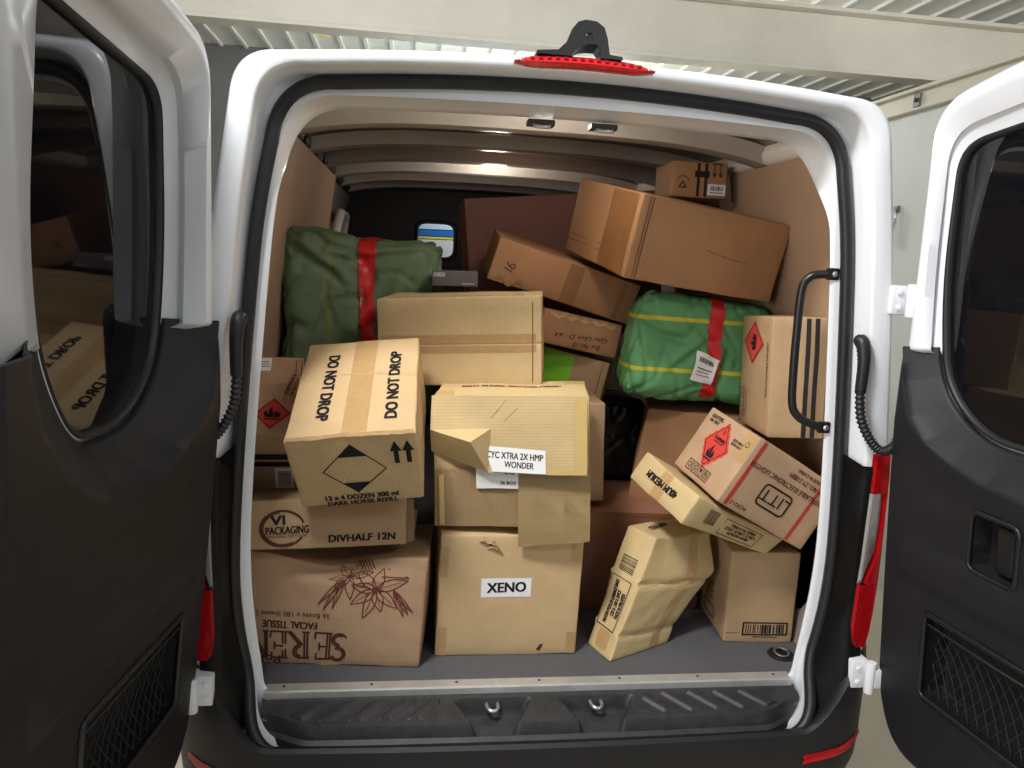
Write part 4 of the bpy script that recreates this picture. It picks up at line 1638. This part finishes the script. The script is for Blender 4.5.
c.ink('handling_marks', 'F', ik, M_INK)
c.sheet('barcode_label', 'F', .030, .097, -.052, -.014, M_PAPER)
c.ink('barcode', 'F', Ink().bars(.040, .088, -.036, -.020, 9).rect(.04, .088, -.045, -.042, 1), M_INK)

# ---- tall flammable carton, right
c = Carton('upright_carton', 'upright carton with red flame diamond and black bands beside the grab handle', 'carton', (.160, .333, .348), (-.0544, -.0348, -.1731), (.7539, .2801, .8507), K_MID, 59, amp=.0015)
def dia(u, v, a, b):
    return [(u, v + b), (u - a, v), (u, v - b), (u + a, v)]
c.ink('warning_diamond', 'L', Ink().poly(dia(-.016, .093, .112, .067)), M_RED, .0014)
ik = Ink().line(dia(-.016, .093, .103, .061), .0030, True)
flame(ik, -.016, .095, .075, 90)
c.ink('flame_symbol', 'L', ik, M_INK, .0020)
ik = Ink()
ik.text('GAS LIGHTERS UN1057', .135, .02, .16, .014, 90, .01)
ik.text('REFILLABLE', -.105, -.10, .10, .016, 90, .02)
ik.text('FRAGILE', -.075, -.10, .08, .012, 90, .01)
for k in range(4):
    ik.frame(-.158, -.128, -.165 + k * .028, -.145 + k * .028, .0025)
c.ink('printed_text', 'L', ik, M_INKB)
for u in (.022, .047):
    c.sheet('black_band', 'F', u - .0065, u + .0065, -.172, .172, M_BLACKTAPE)

# ---- lighter carton
c = Carton('lighter_carton', 'tilted carton with two red straps and a notched red flame diamond', 'carton', (.342, .284, .214), (.1307, .5066, .1733), (.6667, .2007, .5434), K_PINK, 61, amp=.0012)
ik = Ink()
P = dia(-.008, .016, .070, .080)
# serrated border
tooth = []
for i in range(4):
    a_, b_ = P[i], P[(i + 1) % 4]
    for k in range(9):
        t = k / 9
        o = 1.06 if k % 2 else .97
        x_, y_ = a_[0] + (b_[0] - a_[0]) * t, a_[1] + (b_[1] - a_[1]) * t
        tooth.append((-.008 + (x_ + .008) * o, .016 + (y_ - .016) * o))
c.ink('warning_diamond', 'L', Ink().poly(tooth), M_RED, .0014)
ik = Ink().line(dia(-.008, .016, .060, .068), .0022, True)
flame(ik, -.008, -.008, .062, 0)
ik.text('FLAMMABLE', -.004, .038, .060, .010, 0, .03)
ik.rect(-.030, .022, .026, .029, 1)
ik.text('2', -.006, .062, .008, .011, 0, .02)
c.ink('flame_symbol', 'L', ik, M_INK, .0020)
ik = Ink()
ik.text('LIGHTERS', -.080, .088, .065, .012, 0, .02).text('UN 1057', -.085, .073, .055, .010, 0, .02)
ik.text('KEEP AWAY\nFROM HEAT', .075, .055, .055, .020, 0, .01).ring(.115, .070, .008, .002, n=14)
for k in range(4):
    u = -.066 + k * .0345
    ik.frame(u - .013, u + .013, -.090, -.058, .0025)
    if k == 0:
        ik.ring(u, -.074, .008, .0025, 200, 520, 10)
    elif k == 1:
        ik.line([(u - .006, -.085), (u + .005, -.078), (u - .004, -.070), (u + .006, -.063)], .003)
    elif k == 2:
        ik.poly([(u - .007, -.064), (u + .007, -.064), (u + .003, -.075), (u - .003, -.075)]).line([(u, -.075), (u, -.086)], .002).line([(u - .005, -.086), (u + .005, -.086)], .002)
    else:
        ik.line([(u - .005, -.086), (u - .005, -.066)], .003).line([(u + .005, -.086), (u + .005, -.066)], .003).line([(u - .009, -.070), (u - .005, -.062), (u - .001, -.070)], .002)
c.ink('printed_text', 'L', ik, M_INK)
ik = Ink()
rr = rounded([(-.068, .010), (-.068, -.056), (.040, -.056), (.040, .010)], [.016] * 4, 5)
ik.line(rr, .0055, True)
ik.text('LITT', -.012, -.022, .108, .036, 180, .0)
c.ink('box_logo', 'F', ik, M_INK)
ik = Ink()
ik.text('REFILLABLE ELECTRONIC LIGHTER', -.010, .036, .285, .015, 180, .012)
ik.text('ITEM NO.: ZY-21BBM', .055, .066, .150, .014, 180, .012)
ik.text('MADE IN CHINA', .045, .088, .095, .011, 180, .012)
ik.text('44.5X21.5', -.105, -.088, .060, .012, 180, .012)
c.ink('printed_text', 'F', ik, M_INKB)
for u in (-.146, .100):
    hy_, hz_ = .142, .107
    c.wrap('red_strap', [('T', u, .13, 1, 0), ('T', u, 0, 1, 0), ('T', u, -.137, 1, 0), ('F', u, .103, 1, 0), ('F', u, .05, 1, 0), ('F', u, 0, 1, 0), ('F', u, -.05, 1, 0), ('F', u, -.103, 1, 0)], M_STRAP, .012)
c.sheet('clear_tape', 'L', .085, .138, .02, .10, M_TAPE)

# ---- flat 40UM carton
c = Carton('flat_carton', 'flat pale tilted carton squeezed under the carton with red straps', 'carton', (.402, .287, .096), (.2146, .4647, .3604), (.5350, .2317, .4306), K_YEL, 67, amp=.004, corners={'RFD': (-.03, .01, .03), 'RFT': (-.01, 0, 0), 'LFT': (.0, 0, -.004)})
c.ink('printed_text', 'L', Ink().text('40UM MEDIUM', -.003, .004, .150, .022, 180, .03), M_INK)
c.sheet('packing_tape', 'L', -.022, .022, -.045, .045, M_TAPE)
ik = Ink().bars(-.135, -.085, -.018, .034, 14)
ik.frame(-.055, .115, -.036, .026, .0025)
ik.text('40UM MEDIUM\n1,250 X 1,000 X 12PCS\nMADE IN CHINA', .030, -.005, .140, .042, 180, .02)
c.ink('barcode', 'F', ik, M_INKB)

# ---- battered carton leaning on the floor
WC = {'LFD': (.227, .101, .0), 'LBD': (.186, .228, .0), 'RFD': (.440, .215, .0), 'RBD': (.40, .345, .0), 'LFT': (.371, .20, .345), 'LBT': (.311, .30, .353), 'RFT': (.583, .30, .324), 'RBT': (.510, .395, .345)}
dm_ = (.28, .133, .37)
cen = Vector((.33, .22, dm_[2] / 2))
CO = {}
for kx, sxx in (('L', -.5), ('R', .5)):
    for ky, syy in (('F', -.5), ('B', .5)):
        for kz, szz in (('D', -.5), ('T', .5)):
            CO[kx + ky + kz] = Vector(WC[kx + ky + kz]) - (cen + Vector((sxx * dm_[0], syy * dm_[1], szz * dm_[2])))


def batter(q, a, b, c):
    k = max(0, 1 - abs(c - .66) / (.34 if c > .66 else .50)) * a ** 1.5
    q.x += .060 * k
    q.y += -.006 * k
    # two creases round the body
    for cc, dp in ((.62, .006), (.20, .005)):
        g = math.exp(-((c - cc + .05 * a) / .018) ** 2)
        q.x += -dp * g * (1 if a < .5 else .3)
        q.y += dp * g
    return q


c = Carton('battered_carton', 'battered pale carton leaning on one corner on the load floor', 'carton', dm_, (0, 0, 0), cen, K_YEL, 71, amp=.004, corners=CO, extra=batter, seg=40, bulge=.002)
ik = Ink().bars(-.038, .030, .058, .110, 21, False)
ik.frame(-.048, .046, -.110, .040, .0025)
ik.text('FROZEN MEDIUM GARBAGE BAGS\n1250 X 1100 X 50PCS\nMADE IN MALAYSIA', .0, -.035, .130, .062, 90, .02)
c.ink('printed_text', 'L', ik, M_INK)
c.ink('printed_text', 'T', Ink().text('40UM MED', -.03, .02, .11, .024, 190, .02), M_INK)
c.sheet('packing_tape', 'F', .035, .075, -.18, .18, M_TAPE, n=30)
c.sheet('packing_tape', 'L', -.030, .030, -.170, -.118, M_TAPE)

# ---- brown carton at right with framed barcode
c = Carton('barcode_carton', 'brown carton with black framed barcode standing near the floor lashing ring', 'carton', (.220, .323, .299), (0, 0, -.08), (.7451, .3673, .1495), K_MID, 73, amp=.0015)
ik = Ink().frame(-.052, .090, -.122, -.082, .005).bars(-.044, .083, -.117, -.087, 31).rect(-.02, .06, -.130, -.1275, 1)
c.ink('barcode', 'F', ik, M_INK)
ik = Ink().frame(-.045, .055, -.122, -.085, .004)
for k in range(3):
    ik.text('36 ROLLS NET', .0, -.06 + .022 * k, .08, .010, 0, .01)
c.ink('printed_text', 'L', ik, M_INKB)
c.ink('fold_line', 'F', Ink().line([(-.105, -.118), (.105, -.118)], .0015), M_INKB, .0012)

# ---- back row on the floor
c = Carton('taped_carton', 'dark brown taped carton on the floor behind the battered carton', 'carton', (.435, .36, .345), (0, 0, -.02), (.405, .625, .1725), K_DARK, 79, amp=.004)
c.sheet('packing_tape', 'F', -.20, -.10, .10, .16, M_TAPEB)
c.sheet('packing_tape', 'F', -.205, .1, .155, .170, M_TAPEB)
c = Carton('handhold_carton', 'brown carton with oval hand hole in the shadow under the bright green sack', 'carton', (.36, .26, .335), (0, .02, -.33), (.638, .655, .501), K_BRN, 83, amp=.0015, corners={'LFT': (.012, 0, 0), 'LFD': (-.030, 0, 0), 'LBD': (-.03, 0, 0)})
ik = Ink()
ik.poly([(-.130 + .022 * math.cos(t) * 1.0 - .012 * math.sin(t), -.02 - .024 * math.cos(t) * .9 - .006 * math.sin(t)) for t in [2 * math.pi * i / 18 for i in range(18)]])
c.ink('hand_hole', 'F', ik, M_INK, .0012)


# ---- woven sacks
def sack_mat(name, base, stripe, dirn, pos, wd):
    m = mat(name, base, 0.45, spec=0.45, var=0.14, vscale=9)
    nt = m.node_tree
    b = nt.nodes['Principled BSDF']
    tc = nt.nodes.new('ShaderNodeTexCoord')
    sp = nt.nodes.new('ShaderNodeSeparateXYZ')
    nt.links.new(tc.outputs['Object'], sp.inputs[0])
    src = b.inputs['Base Color'].links[0].from_socket
    for p in pos:
        s1 = nt.nodes.new('ShaderNodeMath')
        s1.operation = 'SUBTRACT'
        s1.inputs[1].default_value = p
        nt.links.new(sp.outputs[dirn], s1.inputs[0])
        s2 = nt.nodes.new('ShaderNodeMath')
        s2.operation = 'ABSOLUTE'
        nt.links.new(s1.outputs[0], s2.inputs[0])
        s3 = nt.nodes.new('ShaderNodeMath')
        s3.operation = 'LESS_THAN'
        s3.inputs[1].default_value = wd
        nt.links.new(s2.outputs[0], s3.inputs[0])
        mx = nt.nodes.new('ShaderNodeMixRGB')
        mx.inputs[2].default_value = stripe
        nt.links.new(s3.outputs[0], mx.inputs[0])
        nt.links.new(src, mx.inputs[1])
        src = mx.outputs[0]
    nt.links.new(src, b.inputs['Base Color'])
    # weave
    w1 = nt.nodes.new('ShaderNodeTexWave')
    w1.bands_direction = 'X'
    w1.inputs['Scale'].default_value = 110
    w2 = nt.nodes.new('ShaderNodeTexWave')
    w2.bands_direction = 'Z'
    w2.inputs['Scale'].default_value = 110
    ns = nt.nodes.new('ShaderNodeTexNoise')
    ns.inputs['Scale'].default_value = 16
    ns.inputs['Detail'].default_value = 6
    for x_ in (w1, w2, ns):
        nt.links.new(tc.outputs['Object'], x_.inputs['Vector'])
    ml = nt.nodes.new('ShaderNodeMath')
    ml.operation = 'MULTIPLY'
    nt.links.new(w1.outputs['Fac'], ml.inputs[0])
    nt.links.new(w2.outputs['Fac'], ml.inputs[1])
    ma = nt.nodes.new('ShaderNodeMath')
    ma.operation = 'MULTIPLY_ADD'
    ma.inputs[1].default_value = .12
    nt.links.new(ml.outputs[0], ma.inputs[0])
    nt.links.new(ns.outputs['Fac'], ma.inputs[2])
    bp = nt.nodes.new('ShaderNodeBump')
    bp.inputs['Strength'].default_value = .5
    bp.inputs['Distance'].default_value = .012
    nt.links.new(ma.outputs[0], bp.inputs['Height'])
    nt.links.new(bp.outputs[0], b.inputs['Normal'])
    return m


def sack(name, label, dims, rot, centre, m, seed, tape_x=None, r=.06, wr=.010, corners=None, folds=()):
    d = Vector(dims)
    h = d / 2
    R = Euler(rot, 'XYZ').to_matrix()
    root = empty(name, Vector(centre) - R @ Vector((0, 0, h.z)), rot)
    z0 = Vector((seed * 5.1, seed * 2.3, seed))

    def D(p, off=0.0):
        a, b, c = (p[k] / d[k] + .5 for k in range(3))
        rr = r
        i = Vector([max(-(h[k] - rr), min(h[k] - rr, p[k])) for k in range(3)])
        e = p - i
        nrm = e.normalized() if e.length > 1e-6 else Vector((0, 0, 0))
        q = i + (nrm * rr if e.length > rr else e)
        q += noise.noise_vector(p * 5 + z0) * wr * 1.6 + noise.noise_vector(p * 13 + z0) * wr * .7
        # sharp creases
        f = abs(noise.noise(p * 6 + z0 * 2))
        g = abs(noise.noise(Vector((p.x * 3 + p.z * 7, p.y * 5, p.z * 2 - p.x * 9)) + z0))
        q -= nrm * (wr * 1.3 * max(0, 1 - f / .10) + wr * 1.0 * max(0, 1 - g / .08))
        for (fx, fz, ang, L, dp) in folds:
            ca, sa = math.cos(math.radians(ang)), math.sin(math.radians(ang))
            du, dv_ = p.x - fx, p.z - fz
            al, ac = du * ca + dv_ * sa, -du * sa + dv_ * ca
            if p.y < 0:
                kk = math.exp(-(ac / .012) ** 2) * max(0, 1 - (al / L) ** 2)
                q.y += dp * kk
                q.y -= dp * .7 * math.exp(-((ac - .025) / .015) ** 2) * max(0, 1 - (al / L) ** 2)
        for code, o in (corners or {}).items():
            wgt = 1.0
            for ch in code:
                wgt *= {'L': 1 - a, 'R': a, 'F': 1 - b, 'B': b, 'D': 1 - c, 'T': c}[ch]
            q += Vector(o) * wgt
        return q + nrm * off + Vector((0, 0, h.z))
    bm = bmesh.new()
    N = 56
    lists = [[-h[k] + d[k] * i / max(12, int(N * d[k] / max(d))) for i in range(max(12, int(N * d[k] / max(d))) + 1)] for k in range(3)]
    cache = {}

    def V(p):
        k = tuple(round(x, 5) for x in p)
        if k not in cache:
            cache[k] = bm.verts.new(D(Vector(p)))
        return cache[k]
    for a in range(3):
        b, c_ = (a + 1) % 3, (a + 2) % 3
        for sg in (-1, 1):
            for i in range(len(lists[b]) - 1):
                for j in range(len(lists[c_]) - 1):
                    q = []
                    for (x_, y_) in ((i, j), (i + 1, j), (i + 1, j + 1), (i, j + 1)):
                        p = [0, 0, 0]
                        p[a], p[b], p[c_] = sg * h[a], lists[b][x_], lists[c_][y_]
                        q.append(V(p))
                    bm.faces.new(q if sg > 0 else q[::-1])
    obj('sack_body', bm, m, root, True)
    if tape_x:
        bm = bmesh.new()
        rows = []
        path = [(y_, h.z) for y_ in [h.y - d.y * i / 16 for i in range(17)]] + [(-h.y, z_) for z_ in [h.z - d.z * i / 40 for i in range(1, 41)]]
        for (y_, z_) in path:
            t = (h.z - z_) / d.z
            x0 = tape_x[0] + (tape_x[2] - tape_x[0]) * t
            wdt = tape_x[1]
            rows.append([D(Vector((x0 + wdt * k / 4, y_, z_)), .0028) + Vector((0, -.0022 if y_ <= -h.y + .02 else 0, .0022 if z_ > h.z - .02 else 0)) for k in range(5)])
        skin_rings(bm, rows, closed=False)
        bmesh.ops.recalc_face_normals(bm, faces=bm.faces[:])
        obj('red_tape', bm, M_TAPER, root, True)
    return root, D, h


SG1 = sack_mat('bright_green_woven', srgb(98, 160, 106), srgb(206, 200, 60), 'Z', (.112, .280), .0065)
rt, D, h = sack('woven_sack', 'bright green woven sack with yellow stripes, red tape and white label on the right', (.50, .36, .345), (0, .03, 0), (.565, .655, .880), SG1, 2, (.015, .050, .020), r=.055, wr=.009,
                corners={'LFT': (.035, .02, .02), 'LFD': (.0, 0, .01), 'LBT': (.09, 0, .0), 'LBD': (.06, 0, 0)}, folds=((-.16, .04, -12, .12, .016), (-.03, -.02, 38, .12, .014), (.09, -.05, 80, .08, .014)))
tag(rt, 'bright green woven sack with yellow stripes and white label', 'sack', 'woven sacks among the cartons')
bm = bmesh.new()
cr_, sr_ = math.cos(math.radians(-10)), math.sin(math.radians(-10))
def lab(u, v, o):
    return D(Vector((.012 + u * cr_ - v * sr_, -h.y, -.060 + u * sr_ + v * cr_)), 0) + Vector((0, -o, 0))
G = [[bm.verts.new(lab(-.042 + .084 * i / 6, -.045 + .09 * j / 6, .013)) for j in range(7)] for i in range(7)]
for i in range(6):
    for j in range(6):
        bm.faces.new((G[i][j], G[i + 1][j], G[i + 1][j + 1], G[i][j + 1]))
wl = obj('shipping_label', bm, M_PAPER, rt, True)
ik = Ink().bars(-.030, .032, .015, .030, 17).rect(-.030, .030, -.004, -.001).rect(-.030, .02, -.014, -.012).rect(-.03, .026, -.024, -.022)
bm = bmesh.new()
vs = [bm.verts.new(lab(u, v, .0145)) for u, v in ik.v]
for f in ik.f:
    bm.faces.new([vs[i] for i in f])
obj('barcode', bm, M_INK, wl)
SG2 = sack_mat('dark_green_woven', srgb(100, 122, 90), srgb(120, 122, 66), 'X', (-.105,), .006)
rt, D, h = sack('woven_sack', '', (.52, .40, .62), (0, .0, 0.02), (-.555, .945, .905), SG2, 6, (.005, .050, .0), r=.05, wr=.012,
                corners={'LFT': (-.02, 0, .02), 'RFT': (.02, .02, -.01), 'RBT': (.0, 0, -.03)}, folds=((-.15, .20, -35, .14, .018), (.05, .24, 10, .16, .016), (.12, .05, 75, .2, .012)))
tag(rt, 'dark green woven sack with one red tape, behind the tipped carton on the left', 'sack', 'woven sacks among the cartons')

# ---- black wrapped bundle in the gap
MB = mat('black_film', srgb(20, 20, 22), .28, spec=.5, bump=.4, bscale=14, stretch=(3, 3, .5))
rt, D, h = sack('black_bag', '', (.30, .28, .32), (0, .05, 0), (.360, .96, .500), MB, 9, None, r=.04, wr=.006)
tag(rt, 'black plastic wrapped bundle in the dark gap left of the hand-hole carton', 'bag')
